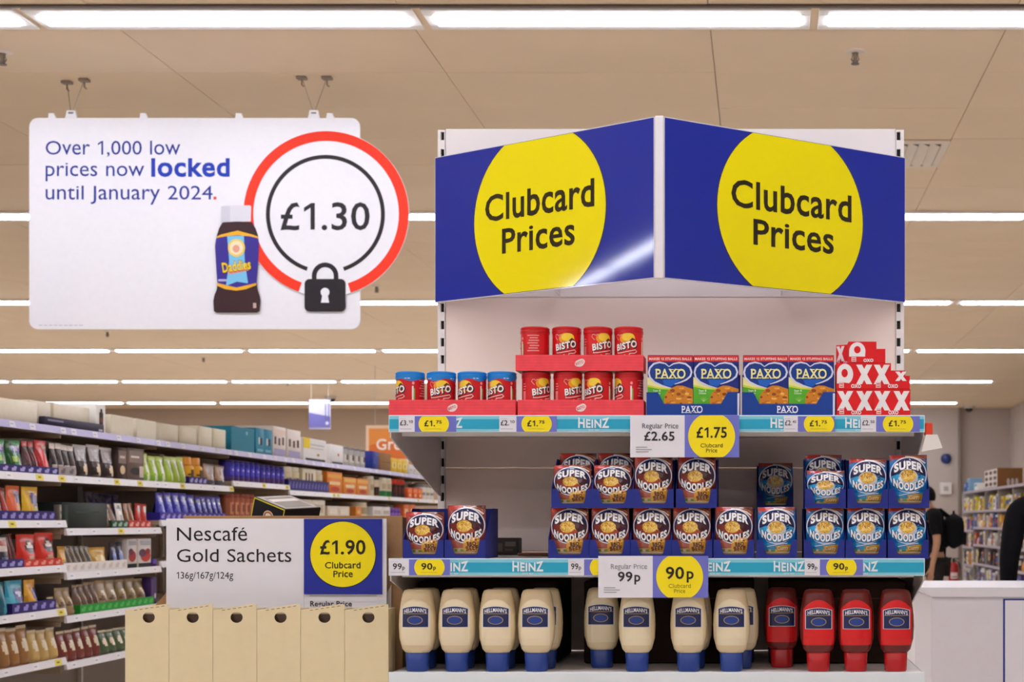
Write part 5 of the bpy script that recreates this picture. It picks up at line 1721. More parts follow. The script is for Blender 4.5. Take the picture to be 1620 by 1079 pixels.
run(B_('#e2d8d2', ('r', 0, 1, .0, .14, '#1a1418'), ('e', .55, .38, .4, .2, '#c03a2c'), ('e', .3, .5, .28, .14, '#5a3a52'), ('e', .7, .55, .2, .1, '#8a1c24'), ('r', .1, .9, .78, .92, '#b4b4ba')), 1, 3, 225, 246, 1, 850, 'wide berry carton on the fourth aisle shelf', 'carton', 'carton', mat='card', d=.07)
run(B_('#4a2a8a', ('r', .1, .9, .3, .7, '#6a44aa')), 1, 3, 247, 254, 1, 884, 'small violet carton beside the berry cartons', 'carton', 'carton', mat='card', d=.07)

# --- fifth and sixth shelves
strip(0, 4, 24, 93, .05, PUR, 'purple printed tray front below the cyan pouches', '#9a90d8')
run(P_('#0f5a72', ('d', .3, .6, .2, '#1f8aa0')), 0, 4, -4, 24, 2, 917, 'dark teal pouch at the near end of the fifth aisle shelf', 'pouch', 'pouch', d=.07)
run(P_('#1ca0c4', ('e', .6, .55, .36, .2, '#2a2a8a'), ('e', .6, .6, .2, .07, '#c8d0f0'), ('r', .5, 1, .0, .22, '#d89a5a'), ('d', .0, .25, .1, '#5cc4dc')), 0, 4, 24.5, 55, 1, 915, 'cyan pouch with a purple emblem on the fifth aisle shelf', 'pouch', 'pouch', d=.08)
run(P_('#e09a1e', ('e', .66, .55, .3, .2, '#3c3486'), ('d', .1, .4, -.1, '#f2b43a'), ('r', .5, 1, .9, 1, '#f0b030')), 0, 4, 56, 75, 1, 914, 'amber pouch with a purple emblem on the fifth aisle shelf', 'pouch', 'pouch', d=.08)
strip(1, 4, 131, 247, .045, '#22962e', 'green printed tray front below the nut bags', '#4cc05a')
nut = lambda b: (('e', .3, .4, .16, .1, '#6a4a30'), ('e', .65, .5, .18, .1, '#d8bc8c'), ('e', .5, .25, .16, .08, '#8a5a3a'), ('e', .45, .62, .2, .08, b), ('r', 0, 1, .9, 1, '#b8a07a'))
run(P_('#a08660', *nut('#c9a878')), 1, 4, 106, 129, 2, 930, 'beige slumped nut bag on the fifth aisle shelf', 'bag', 'bag', d=.09)
run(P_('#c8b488', *nut('#e6d6ae')), 0, 4, 94, 104.5, 1, 944, 'pale loose nut bag at the end of the purple tray', 'bag', 'bag', d=.09)
run(P_('#6a5040', *nut('#8a6a50')), 1, 4, 133, 168, 4, 924, 'dark brown nut bag on the fifth aisle shelf', 'bag', 'bag', d=.09)
run(P_('#a89072', *nut('#e8dcc4')), 1, 4, 168.5, 199, 2, 919, 'pinkish nut bag with a pale window on the fifth aisle shelf', 'bag', 'bag', d=.09)
run(P_('#8a7448', *nut('#ddc894')), 1, 4, 199.5, 243, 3, 918, 'olive nut bag on the fifth aisle shelf', 'bag', 'bag', d=.09)
run(B_('#3a1c5a', ('r', .1, .5, .1, .9, '#5a3478'), ('e', .7, .3, .15, .1, '#e4c4d8')), 1, 4, 244, 254, 1, 910, 'dark violet carton beside the olive nut bags', 'carton', 'carton', mat='card', d=.1)
cols6 = ['#8a5a2a', '#c4a25a', '#7a2a24', '#3a5a3a']
for q, (a, b, n, base, what) in enumerate(((-4, 60, 4, '#9a6a34', 'brown biscuit bag'), (61, 104, 3, '#c2a25e', 'straw coloured biscuit bag'), (106, 170, 5, '#7a3228', 'russet biscuit bag'), (171, 240, 6, '#49603e', 'moss green biscuit bag'))):
    run(P_(base, ('e', .5, .5, .3, .2, '#e0d0b0'), ('r', 0, 1, .88, 1, '#d8c8a8')), 0 if b < 105 else 1, 5, a, b, n, 998, what + ' on the sixth aisle shelf', 'bag', 'bag', d=.08)

# --- top stock
run(B_('#ece3cb', ('r', .0, 1, .0, .02, '#cfc4a8')), 0, 0, -30, 68.5, 1, 622, 'large cream stock box at the near end of the aisle top shelf', 'box', 'stock_box', mat='card', d=.28)
run(B_('#e9dfc8', ('r', .04, .98, .0, .0, '#cfc4a8')), 0, 0, 70, 104, 1, 632, 'tall cream stock box behind the navy tray on the aisle top', 'box', 'stock_box', mat='card', d=.26, depth=.05)
run(B_('#e9dfc8', ('r', .0, .0, .0, .0, '#cfc4a8')), 1, 0, 105, 163, 1, 636, 'second tall cream stock box behind the navy tray on the aisle top', 'box', 'stock_box', mat='card', d=.26, depth=.05)
run(B_('#f2eee6', ('r', .35, .75, .28, .72, '#2a1c1c'), ('r', .45, .65, .66, .84, '#2a1c1c'), ('r', .40, .70, .38, .54, '#7a3a2a')), 1, 0, 163.5, 180, 1, 638, 'white box end printed with a dark bottle on the aisle top', 'box', 'stock_box', mat='card', d=.28, depth=.02)
run(B_('#241f3a', ('r', .05, .3, .55, .75, '#8a86a0'), ('r', .9, .97, .15, .4, '#c9c4d4')), 1, 0, 72, 172, 1, 657, 'long low navy tray in front of the cream stock boxes', 'tray', 'navy_tray', mat='card', d=.03)
run(B_('#8f8a92', ('r', .1, .6, .2, .8, '#b8b2b4')), 0, 0, 62, 104, 1, 622, 'grey lidded box set back above the cream stock boxes', 'box', 'grey_box', mat='card', d=.10, depth=.33)
run(B_('#e6ddc5', ('r', .0, .008, .0, 1, '#c9bea4')), 1, 0, 181, 254, 2, 655, 'long cream stock box on top of the second bay', 'box', 'stock_box', mat='card', d=.28)
run(B_('#e6ddc5', ('r', .0, .012, .0, 1, '#c9bea4')), 2, 0, 256, 318, 2, 668, 'long cream stock box on top of the third bay', 'box', 'stock_box', mat='card', d=.28)
run(B_('#ece6cc', ('r', .0, .02, .0, 1, '#cfc6ac')), 2, 0, 319, 363, 2, 673, 'pale cream box with a green lid on the aisle top', 'box', 'stock_box', mat='card', d=.24)
run(B_('#2f5a34', ('r', .1, .9, .2, .8, '#4a7a44')), 2, 0, 322, 360, 3, 669, 'green lid showing above the pale cream boxes', 'lid', 'green_lid', mat='card', d=.05, depth=.25)
run(B_('#16809c', ('r', .62, .7, .72, .86, '#8fc4d0'), ('r', .0, .01, 0, 1, '#0f6a84')), 3, 0, 370, 409, 1, 673, 'large plain teal box on the aisle top shelf', 'box', 'teal_box', mat='card', d=.3)
run(B_('#1a86a4', ('r', .3, .48, .38, .64, '#d8e0e2'), ('r', .5, .75, .36, .64, '#1a2430'), ('r', .15, .85, .1, .2, '#7ab8c8')), 3, 0, 409.5, 436, 2, 676, 'narrow teal box with a window on the aisle top shelf', 'box', 'teal_box', mat='card', d=.3)
run(B_('#ece2da', ('r', .1, .25, .4, .66, '#5a4438'), ('r', .4, .56, .38, .62, '#6a5044'), ('r', .7, .85, .4, .66, '#5a4438'), ('r', .05, .95, .05, .26, '#a8a4c8'), ('r', .05, .95, .74, .9, '#f2dccc')), 3, 0, 436.5, 457.5, 1, 673, 'white pack of cups on the aisle top beside the teal boxes', 'pack', 'cup_pack', mat='card', d=.28)
run(B_('#ece2da', ('r', .1, .25, .4, .66, '#5a4438'), ('r', .4, .56, .38, .62, '#6a5044'), ('r', .7, .85, .4, .66, '#5a4438'), ('r', .05, .95, .05, .26, '#a8a4c8')), 4, 0, 459, 481, 1, 678, 'second white pack of cups on the aisle top', 'pack', 'cup_pack', mat='card', d=.28)
run(B_('#efedea', ('r', .0, .28, .55, 1, '#f2d41e'), ('r', .3, .9, .7, .76, '#c9c4c4'), ('r', .3, .85, .55, .6, '#d0ccca'), ('r', .08, .95, .0, .12, '#2a2420'), ('e', .62, .3, .06, .06, '#b89a3a')), 4, 0, 484, 522, 1, 691, 'white and yellow box on the aisle top shelf', 'box', 'white_box', mat='card', d=.3)
run(B_('#efefee', ('r', .1, .95, .0, .12, '#2a2420'), ('e', .6, .5, .07, .08, '#c84a3a')), 5, 0, 527, 548, 1, 702, 'small white box beside the white and yellow box', 'box', 'white_box', mat='card', d=.3)
run(J_('#b8b4b2', '#8f8a88', ('r', .2, .8, .2, .7, '#dcd6c6'), ('e', .5, .5, .15, .2, '#55504c'), lidh=.12), 5, 0, 550, 585, 4, 705, 'clear glass jar on the aisle top shelf', 'jar', 'jar', mat='glass', d=.12)
run(B_('#1f2f8a', ('r', .2, .8, .3, .7, '#2f44a8')), 6, 0, 592, 603, 1, 713, 'plain blue box on the aisle top shelf', 'box', 'blue_box', mat='card', d=.24)
run(B_('#a07850', ('r', .0, 1, .46, .52, '#8a6440')), 6, 0, 604.5, 622, 1, 715, 'brown cardboard box on the aisle top shelf', 'box', 'stock_box', mat='board', d=.28)
run(B_('#f0cc2a', ('r', .1, .9, .3, .7, '#f7e48a'), ('e', .5, .5, .15, .15, '#d8a01e')), 6, 0, 623, 648, 3, 724, 'yellow pack on the aisle top shelf', 'pack', 'yellow_pack', mat='card', d=.12)
run(B_('#ecebea', ('r', .0, 1, .72, 1, '#e88a2a'), ('r', .2, .8, .25, .4, '#c8c4c0')), 7, 0, 650, 669, 3, 728, 'white and orange pack on the aisle top shelf', 'pack', 'orange_pack', mat='card', d=.12)
run(B_('#dfe0de', ('r', .1, .9, .5, .9, '#3a4440')), 7, 0, 671, 682, 2, 738, 'pale dark-topped pack at the far end of the aisle top', 'pack', 'pale_pack', mat='card', d=.12)

# ------------------------------------------------------------------ hanging signs further back
def hang(name, label, px0, px1, py0, py1, Y, col, draw):
    w, h = (px1 - px0) * Y / F, (py1 - py0) * Y / F
    t = thing(name, label, 'sign', (PX((px0 + px1) / 2, Y), Y, PZ(py1, Y)))
    mb = MB(); mb.cbox(-w / 2, w / 2, -.012, .012, 0, h, C(col), .003)
    b = mb.build('board', 'plastic', t)
    p = Print(); draw(p, w, h); p.build('print', front_map(-.012), 'plastic', b, .002)
    for sx in (-.4, .4):
        mb = MB(); mb.tube([(sx * w, 0, h - .01), (sx * w, 0, CEIL - .001 - PZ(py1, Y))], .004, 6, C('#b8ac9e')); mb.build('wire', 'wire', t)
    return t
def d1(p, w, h):
    e = .05
    p.rect(-w / 2 + e, w / 2 - e, e, h - e, C('#cf6a22'), 0)
    p.poly([(-w / 2 + e, h * .45), (-w / 2 + e, h - e), (w * .0, h - e), (-w * .18, h * .62)], C('#de8a34'), 1)
    p.text('Groceries', -w / 2 + .17, h * .34, .165, C('#f2e0d2'), 2, .02, tall=1.15)
hang('hanging_sign', 'orange hanging sign with pale lettering beyond the end of the left aisle', 579, 722, 673, 731, 25.0, '#e9c8a8', d1)
def d2(p, w, h):
    p.poly([(-w / 2 + .002, h * .05), (w / 2 - .002, h * .05), (w / 2 - .002, h * .42), (-w / 2 + .002, h * .56)], C('#6f6cae'), 0)
    p.rect(-w / 2 + .002, w / 2 - .002, h * .56, h * .98, C('#c9c6d8'), 1)
    p.poly([(-w / 2 + .002, h * .56), (w / 2 - .002, h * .42), (w / 2 - .002, h * .56)], C('#c9c6d8'), 1)
    p.stroke([(w * .28, h * .3), (w * .42, h * .3), (w * .42, h * .85), (w * .28, h * .85)], .02, C('#5a5f96'), 2, True)
    p.disc(w * .35, h * .2, .03, .03, C('#d8d6ea'), 2, 12)
hang('hanging_sign', 'small lilac and white hanging sign above the left aisle', 489, 523, 632, 679, 28.0, '#b9b6cc', d2)

# ------------------------------------------------------------------ right-hand end of the shop
# white counter
YK = 6.5
cx0, cx1 = PX(1457, YK), PX(1457, YK) + 1.9
zr, zb2 = PZ(929.5, YK), PZ(944.5, YK)
ct = thing('chest_counter', 'white counter with an overhanging rim to the right of the sauce shelf', 'counter', (cx0, YK, 0))
mb = MB(); mb.prism([(0, zr), (0, zr - .008), (.045, zb2), (1.9, zb2), (1.9, zr)], lambda u, v: (u, 0, v), lambda u, v: (u, .75, v), C('#eceaf0')); mb.build('rim', 'plastic', ct)
mb = MB(); mb.cbox(.045, 1.85, .02, .72, .1, zb2 - .0005, C('#e8e5ea'), .004); mb.build('body', 'plastic', ct)
mb = MB(); mb.cbox(.08, 1.8, .05, .68, 0, .1, C('#4a4644'), .003); mb.build('plinth', 'plastic', ct)
lb0 = PX(1588, YK) - cx0
p = Print(); z1 = PZ(947.5, YK)
p.rect(lb0, lb0 + .62, z1 - .42, z1, C('#2a3a9a'), 0); p.rect(lb0 + .008, lb0 + .612, z1 - .412, z1 - .007, C('#f0eef4'), 1)
p.build('notice', front_map(.02), 'paper', ct, .0012)

# far shelving on the right, facing into the shop
BX = 3.89
FY0, FW = 21.2, 1.5
fl = [PZ(765, F * BX / 410.0), EZ + .20, EZ - .10, EZ - .41, EZ - .75, EZ - 1.07]
RLV = {}
for i in range(6):
    y1 = FY0 + (i + 1) * FW
    b = thing('gondola_bay', 'pale shelf bay against the far right wall, %s from the back wall' % ORD[5 - i], 'shelving', (BX, y1, 0), -pi / 2, 'far right shelf bays')
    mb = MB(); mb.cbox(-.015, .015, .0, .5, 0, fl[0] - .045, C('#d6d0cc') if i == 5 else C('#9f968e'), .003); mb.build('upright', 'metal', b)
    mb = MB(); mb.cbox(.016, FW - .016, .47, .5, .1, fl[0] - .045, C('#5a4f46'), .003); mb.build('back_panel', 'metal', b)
    lv = [z - (.06 if (i == 5 and k > 1) else 0) for k, z in enumerate(fl)]
    RLV[i] = lv
    for z in lv:
        mb = MB(); mb.cbox(.016, FW - .016, .01, .47, z - .03, z, C('#a8998a'), .003); sh = mb.build('shelf', 'metal', b)
        mb = MB(); mb.cbox(.016, FW - .016, -.008, .009, z - .04, z + .002, C('#b5aebd'), .002); mb.build('price_rail', 'plastic', sh)
rr = random.Random(21)
pal = ['#2b58a8', '#7fa8c8', '#d8642a', '#7a6a2a', '#d8c43a', '#f0ece6', '#3a2a22', '#a83a2a', '#5a4a8a', '#8f8a86', '#2a2430', '#d89a3a', '#e2dcd0', '#44342a']
pn = {'#2b58a8': 'blue', '#7fa8c8': 'pale blue', '#e8e2d8': 'cream', '#7a6a2a': 'olive', '#d8c43a': 'yellow', '#f0ece6': 'white', '#3a2a22': 'dark brown', '#a83a2a': 'brick red', '#5a4a8a': 'violet', '#8f8a86': 'grey', '#2a2430': 'black', '#d89a3a': 'amber', '#e2dcd0': 'ivory', '#44342a': 'brown', '#d8642a': 'orange', '#dfc48a': 'straw'}
shelf_w = ['top', 'second', 'third', 'fourth', 'fifth', 'bottom']
seen_lab = {}
def far_item(i, k, x, w, h, d, col, shapes, form='box'):
    y1 = FY0 + (i + 1) * FW
    if form == 'box':
        mb = carton(w, h, d, col, shapes)
    elif form == 'jar':
        mb = jar(w / 2, h, col, [s for s in shapes], '#d8d4d0', n=12, nz=5)
    else:
        mb = pouch(w, h, d, col, shapes, 6, 8)
    nm = {'box': 'carton', 'jar': 'jar', 'pouch': 'packet'}[form]
    key = (pn.get(col, 'brown'), nm, k, i)
    n = seen_lab.get(key, 0); seen_lab[key] = n + 1
    o = mb.build(nm, 'card' if form == 'box' else 'plastic', None, (BX + .014 - min(p[1] for p in mb.v), y1 - x, RLV[i][k] + .0003), -pi / 2, smooth=45 if form != 'box' else None)
    tag(o, '%s %s %s on the %s shelf of the %s far-right bay' % (ORD[n], key[0], nm, shelf_w[k], ORD[5 - i]), nm, 'goods on the far right shelves')
mix = {1: (['#7a6a2a', '#d8c43a', '#f0ece6', '#2b58a8', '#f0ece6', '#d8c43a'], .27), 2: (['#2b58a8', '#3a2a22', '#e8e2d8', '#dfc48a', '#d8642a', '#d89a3a'], .25), 3: (['#44342a', '#e2dcd0', '#2a2430', '#a83a2a', '#8f8a86'], .26), 4: (['#5a4a8a', '#3a2a22', '#d89a3a', '#2a2430', '#e8e2d8'], .28), 5: (['#2b58a8', '#44342a', '#5a4a8a', '#8f8a86', '#e2dcd0'], .27)}
for i in range(1, 6):
    for k in range(1, 6):
        cols, hh = mix[k]
        x = .08
        while x < FW - .28:
            w = rr.uniform(.14, .24)
            if i < 2 and k > 2 and rr.random() < .3:
                x += w; continue
            col = rr.choice(cols)
            sh = (('r', .15, .85, .5, .8, rr.choice(['#c9bca8', '#8f8a86', '#d8c43a', '#44342a', '#a83a2a', '#2b58a8'])), ('e', .5, .3, .25, .14, rr.choice(pal)))
            far_item(i, k, x + w / 2, w * .95, hh * rr.uniform(.75, 1.0), .16, col, sh, rr.choice(['box', 'box', 'jar', 'pouch']))
            x += w
# top of the far shelving
far_item(5, 0, .25, .35, .17, .2, '#2b58a8', (('r', .1, .9, .5, .9, '#7fa8c8'),))
far_item(5, 0, .75, .45, .24, .22, '#7fa8c8', (('r', .1, .5, .3, .7, '#2b58a8'),))
far_item(4, 0, .25, .40, .13, .2, '#f0ece6', (('r', .1, .9, .5, .9, '#7fa8c8'),))
Yb_, Yc_ = F * BX / (1576 - VX), F * BX / (1556 - VX)
t = thing('multipack_box', 'brown cardboard box with a cup-printed end on the far right shelving', 'box', (BX + .18, (Yb_ + Yc_) / 2, fl[0] + .0005), -pi / 2)
w, h, d = (Yc_ - Yb_), .32, .42
mb = MB(); mb.cbox(-w / 2, w / 2, -d / 2 + .05, d / 2 + .05, 0, h, C('#8a6038'), .004); mb.build('carton', 'board', t)
p = Print()
p.rect(-w / 2 + .01, w / 2 - .01, .01, h - .01, C('#d6d0cc'), 0)
for a in range(3):
    for b_ in range(3):
        p.disc(-w * .33 + a * w * .33, h * (.2 + .3 * b_), w * .12, h * .1, C('#5a4038'), 1, 12)
p.build('print', front_map(-d / 2 + .05), 'card', t, .002)
p = Print()
for a in range(3):
    p.disc(.02 + .07 * a, .09, .025, .06, C('#c9c2ba'), 0, 12)
p.build('side_print', lambda u, v, dd: (w / 2 + dd, u, v), 'card', t, .002)

# fire extinguisher on the far wall
YE = 33.2
ex = thing('fire_extinguisher', 'red fire extinguisher by the far wall beyond the person with a backpack', 'extinguisher', (PX(1508.5, YE), YE, 0.0005))
hgt = 36 * YE / F
rE = 8.2 * YE / F
mb = MB(); mb.lathe([(rE * .9, 0), (rE, .02), (rE, hgt * .86), (rE * .75, hgt * .95), (rE * .3, hgt)], 20, C('#a81a18')); mb.build('cylinder_body', 'plastic', ex, smooth=45)
mb = MB(); mb.lathe([(rE * .28, hgt - .002), (rE * .28, hgt + .05), (rE * .18, hgt + .06), (.001, hgt + .06)], 12, C('#26211f')); mb.cbox(-.03, .12, -.015, .015, hgt + .06, hgt + .085, C('#26211f'), .004); mb.build('valve', 'metal', ex)
mb = MB(); mb.tube([(.02, 0, hgt + .04), (rE * .9, 0, hgt), (rE + .03, 0, hgt * .8), (rE + .02, 0, hgt * .4)], .014, 8, C('#1f1c1b')); mb.build('hose', 'plastic', ex)
p = Print(); p.rect(-.075, .075, hgt * .28, hgt * .55, C('#e8dcd8'), 0); p.rect(-.055, .055, hgt * .34, hgt * .38, C('#8a3a34'), 1)
p.build('label_panel', lambda u, v, dd: ((rE + dd) * sin(u / rE), -(rE + dd) * cos(u / rE), v), 'paper', ex, .002, (.02, None))

# ------------------------------------------------------------------ people
def grow(name, pts, edges, mat, col, parent=None, root=0, sub=2, smooth=True, colf=None):
    """one continuous surface grown over a skeleton of joints (x, y, z, radius or (rx, ry))"""
    me = bpy.data.meshes.new(name)
    me.from_pydata([p[:3] for p in pts], edges, [])
    o = bpy.data.objects.new(name, me)
    COL.objects.link(o)
    sk = o.modifiers.new('skin', 'SKIN')
    sk.use_smooth_shade = True
    lay = me.skin_vertices[0].data
    for i, p in enumerate(pts):
        r = p[3]
        lay[i].radius = (r, r) if not isinstance(r, tuple) else r
        lay[i].use_root = (i == root)
    ss = o.modifiers.new('smooth', 'SUBSURF'); ss.levels = sub; ss.render_levels = sub
    dg = bpy.context.evaluated_depsgraph_get()
    ev = o.evaluated_get(dg)
    m2 = bpy.data.meshes.new_from_object(ev)
    o.modifiers.clear()
    o.data = m2
    bpy.data.meshes.remove(me)
    at = m2.color_attributes.get('ink') or m2.color_attributes.new('ink', 'FLOAT_COLOR', 'CORNER')
    flat = []
    for p in m2.polygons:
        c = colf(p.center) if colf else col
        flat.extend(list(c) * p.loop_total)
    at.data.foreach_set('color', flat)
    m2.materials.clear(); m2.materials.append(MAT[mat])
    m2.shade_smooth()
    if parent:
        o.parent = parent
    return o

SKIN = C('#b98a6c')
def person(label, loc, rotz, J, hair, top_c, leg_c, sleeve, hs=1.0):
    """J: joints in metres, facing -Y; sleeve: 'short' or 'long'"""
    r = thing('person', label, 'person', loc, rotz)
    v, e = [], []
    idx = {}
    def a(n, rad, par=None):
        idx[n] = len(v); v.append((*J[n], rad))
        if par:
            e.append((idx[par], idx[n]))
    a('pelvis', (.13, .10)); a('waist', (.125, .095), 'pelvis'); a('chest', (.15, .105), 'waist'); a('collar', (.09, .075), 'chest')
    a('neck', .055, 'collar'); a('jaw', (.062, .07), 'neck'); a('head', (.078, .098), 'jaw'); a('crown', (.06, .075), 'head')
    for s in ('l', 'r'):
        a('sh_' + s, .058, 'collar'); a('el_' + s, .043, 'sh_' + s); a('wr_' + s, .028, 'el_' + s); a('palm_' + s, (.036, .018), 'wr_' + s)
        P0, P1 = Vector(J['palm_' + s]), Vector(J['wr_' + s])
        dr = (P0 - P1).normalized()
        sd = dr.cross(Vector((1, 0, 0)))
        sd = sd.normalized() if sd.length > .2 else Vector((0, 1, 0))
        for f in range(4):
            ln = (.075, .085, .08, .062)[f]
            b0 = P0 + sd * (.024 - .016 * f) + dr * .03
            b1 = b0 + dr * ln * .5
            b2 = b1 + (dr * .8 + Vector((0, -.3, 0))).normalized() * ln * .5
            k0 = len(v); v.append((*b0, .0095)); e.append((idx['palm_' + s], k0))
            v.append((*b1, .009)); e.append((k0, k0 + 1)); v.append((*b2, .0075)); e.append((k0 + 1, k0 + 2))
        k0 = len(v); t0 = P0 + sd * .034 - dr * .01
        v.append((*t0, .011)); e.append((idx['palm_' + s], k0)); v.append((*(t0 + (sd * .5 + dr).normalized() * .05), .009)); e.append((k0, k0 + 1))
        a('hip_' + s, .085, 'pelvis'); a('kn_' + s, .058, 'hip_' + s); a('an_' + s, .04, 'kn_' + s); a('toe_' + s, (.035, .03), 'an_' + s)
    grow('body', v, e, 'skin', SKIN, r, 0)
    # clothing
    v2, e2 = [], []
    def b(n, rad, par=None, at=None):
        v2.append((*(at or J[n]), rad)); k = len(v2) - 1
        if par is not None:
            e2.append((par, k))
        return k
    low = tuple(Vector(J['pelvis']) + Vector((0, 0, -.11)))
    k0 = b('pelvis', (.162, .13), None, low); k1 = b('waist', (.150, .112), k0); k2 = b('chest', (.178, .122), k1); k3 = b('collar', (.11, .095), k2)
    for s in ('l', 'r'):
        k4 = b('sh_' + s, .082, k3)
        if sleeve == 'short':
            b('el_' + s, .064, k4, tuple(Vector(J['sh_' + s]).lerp(Vector(J['el_' + s]), .8)))
        else:
            k5 = b('el_' + s, .062, k4); b('wr_' + s, .046, k5, tuple(Vector(J['el_' + s]).lerp(Vector(J['wr_' + s]), .93)))
    grow('shirt' if sleeve == 'short' else 'jacket', v2, e2, 'cloth', top_c, r, 0)
    v2, e2 = [], []
    k0 = b('pelvis', (.155, .125))
    for s in ('l', 'r'):
        k1 = b('hip_' + s, .105, k0); k2 = b('kn_' + s, .080, k1); b('an_' + s, .066, k2, tuple(Vector(J['an_' + s]) + Vector((0, 0, .02))))
    grow('trousers', v2, e2, 'cloth', leg_c, r, 0)
    for s in ('l', 'r'):
        A, T = Vector(J['an_' + s]), Vector(J['toe_' + s])
        v2, e2 = [], []
        k0 = b('', .05, None, tuple(A + Vector((0, .03, -.03)))); k1 = b('', (.048, .042), k0, tuple(A.lerp(T, .5) + Vector((0, 0, -.005)))); b('', (.042, .034), k1, tuple(T + Vector((0, -.03, .005))))
        grow('shoe', v2, e2, 'cloth', C('#1c1a1a'), r, 0)
    # head details
    Hc = Vector(J['head'])
    mb = MB()
    rings = []
    for i in range(9):
        t = i / 8
        z = -.03 + .165 * t
        rad = sqrt(max(.0005, 1 - ((z - .02) / .118) ** 2))
        rings.append([(Hc.x + .092 * rad * cos(2 * pi * j / 18), Hc.y + .014 + (.112 * rad) * sin(2 * pi * j / 18) * (1 if sin(2 * pi * j / 18) > 0 else (.72 if z < .055 else .98)), Hc.z + z) for j in range(18)])
    mb.loft(rings, hair); mb.build('hair', 'cloth', r, smooth=70)
    for sx in (-1, 1):
        mb = MB(); mb.lathe([(.001, -.012), (.010, -.006), (.012, 0), (.010, .006), (.001, .012)], 10, C('#eee8e2'))
        o = mb.build('eye', 'glass', r, (Hc.x + sx * .03, Hc.y - .083, Hc.z - .005), smooth=60)
        mb = MB(); mb.lathe([(.001, -.03), (.012, -.02), (.016, 0), (.012, .022), (.001, .03)], 10, SKIN, sx=.5)
        mb.build('ear', 'skin', r, (Hc.x + sx * .088, Hc.y + .01, Hc.z - .015), smooth=60)
    mb = MB(); mb.loft([[(-.008, 0, .02), (.008, 0, .02), (0, -.006, .02)], [(-.016, 0, -.02), (.016, 0, -.02), (0, -.026, -.016)], [(-.012, 0, -.028), (.012, 0, -.028), (0, -.012, -.026)]], SKIN)
    mb.build('nose', 'skin', r, (Hc.x, Hc.y - .086, Hc.z - .02), smooth=60)
    mb = MB(); mb.cbox(-.024, .024, -.006, .004, -.006, .006, C('#9a5a50'), .003); mb.build('mouth', 'skin', r, (Hc.x, Hc.y - .082, Hc.z - .065))
    return r

# shopper with a backpack: stands side-on, facing the shelving end
Jp = {'pelvis': (0, 0, .95), 'waist': (0, .02, 1.10), 'chest': (0, .0, 1.28), 'collar': (0, -.03, 1.43), 'neck': (0, -.06, 1.495), 'jaw': (0, -.10, 1.535), 'head': (0, -.115, 1.60), 'crown': (0, -.12, 1.665),
      'sh_l': (.19, -.02, 1.405), 'el_l': (.22, .0, 1.13), 'wr_l': (.21, -.05, .885), 'palm_l': (.20, -.06, .81),
      'sh_r': (-.19, -.02, 1.405), 'el_r': (-.22, -.02, 1.13), 'wr_r': (-.18, -.24, 1.10), 'palm_r': (-.16, -.31, 1.11),
      'hip_l': (.10, 0, .88), 'kn_l': (.11, -.03, .49), 'an_l': (.11, .03, .085), 'toe_l': (.12, -.12, .04),
      'hip_r': (-.10, 0, .88), 'kn_r': (-.11, .02, .49), 'an_r': (-.11, .08, .085), 'toe_r': (-.12, -.07, .04)}
YP = 16.6
pr = person('person in a black T-shirt with a black backpack beyond the shelving end', (PX(1479, YP), YP, 0), -pi / 2, Jp, C('#1c1613'), C('#161417'), C('#2c2827'), 'short')
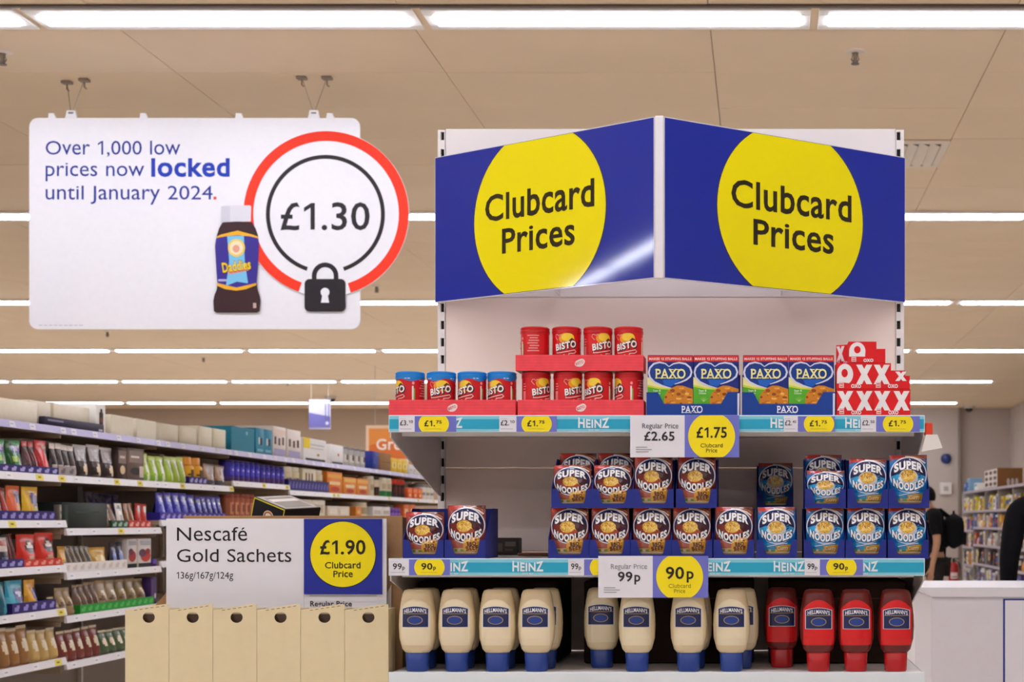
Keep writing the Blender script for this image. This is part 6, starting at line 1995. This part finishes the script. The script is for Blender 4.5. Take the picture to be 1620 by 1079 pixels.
# backpack worn on the back: part of the figure
mb = MB()
rings = []
for i in range(9):
    t = i / 8
    z = 1.06 + .375 * t
    k = sqrt(max(.02, 1 - (2 * t - 1) ** 4))
    rings.append([(.17 * k * (abs(cos(a)) ** .6) * (1 if cos(a) >= 0 else -1), .20 + .105 * k * (abs(sin(a)) ** .6) * (1 if sin(a) >= 0 else -1), z) for a in [2 * pi * j / 20 for j in range(20)]])
mb.loft(rings, C('#121114')); bp = mb.build('backpack', 'cloth', pr, smooth=60)
mb = MB(); mb.cbox(-.12, .12, .285, .325, 1.10, 1.24, C('#19181b'), .02, 2); mb.build('front_pocket', 'cloth', bp)
for sx in (-.11, .11):
    mb = MB(); mb.tube([(sx, .14, 1.40), (sx, .05, 1.475), (sx, -.10, 1.42), (sx, -.145, 1.27), (sx * 1.35, -.05, 1.12), (sx * 1.3, .12, 1.09)], .018, 8, C('#0f0e10')); mb.build('strap', 'cloth', bp, smooth=60)
mb = MB(); mb.tube([(-.04, .2, 1.42), (-.03, .2, 1.46), (.03, .2, 1.46), (.04, .2, 1.42)], .008, 6, C('#0f0e10')); mb.build('grab_handle', 'cloth', bp)
# pale bag in the forward hand
m = Matrix.Translation(pr.location) @ Matrix.Rotation(-pi / 2, 4, 'Z')
hp = m @ Vector((-.15, -.46, 1.08))
mb = MB(); mb.cbox(-.10, .10, -.03, .03, -.30, 0, C('#e4dfda'), .012, 2)
bag = mb.build('paper_bag', 'paper', None, hp, -pi / 2); tag(bag, 'pale paper bag held by the person with the backpack', 'bag')

# second shopper in a dark coat at the edge of the picture
Jq = {'pelvis': (0, 0, 0.880), 'waist': (0, .01, 1.040), 'chest': (0, .0, 1.260), 'collar': (0, -.02, 1.450), 'neck': (0, -.03, 1.520), 'jaw': (0, -.055, 1.580), 'head': (0, -.05, 1.660), 'crown': (0, -.04, 1.730),
      'sh_l': (.20, 0, 1.420), 'el_l': (.25, .03, 1.120), 'wr_l': (.24, -.08, 0.870), 'palm_l': (.23, -.10, 0.800),
      'sh_r': (-.20, 0, 1.420), 'el_r': (-.26, .03, 1.120), 'wr_r': (-.25, -.08, 0.870), 'palm_r': (-.24, -.10, 0.800),
      'hip_l': (.10, 0, 0.820), 'kn_l': (.11, -.02, 0.510), 'an_l': (.11, .04, 0.085), 'toe_l': (.12, -.11, 0.040),
      'hip_r': (-.10, 0, 0.820), 'kn_r': (-.11, -.02, 0.510), 'an_r': (-.11, .04, 0.085), 'toe_r': (-.12, -.11, 0.040)}
YQ = 9.2
person('person in a black coat at the right edge, turned away towards the far shelves', (PX(1662, YQ), YQ, 0), pi, Jq, C('#17120f'), C('#121013'), C('#1a181b'), 'long')
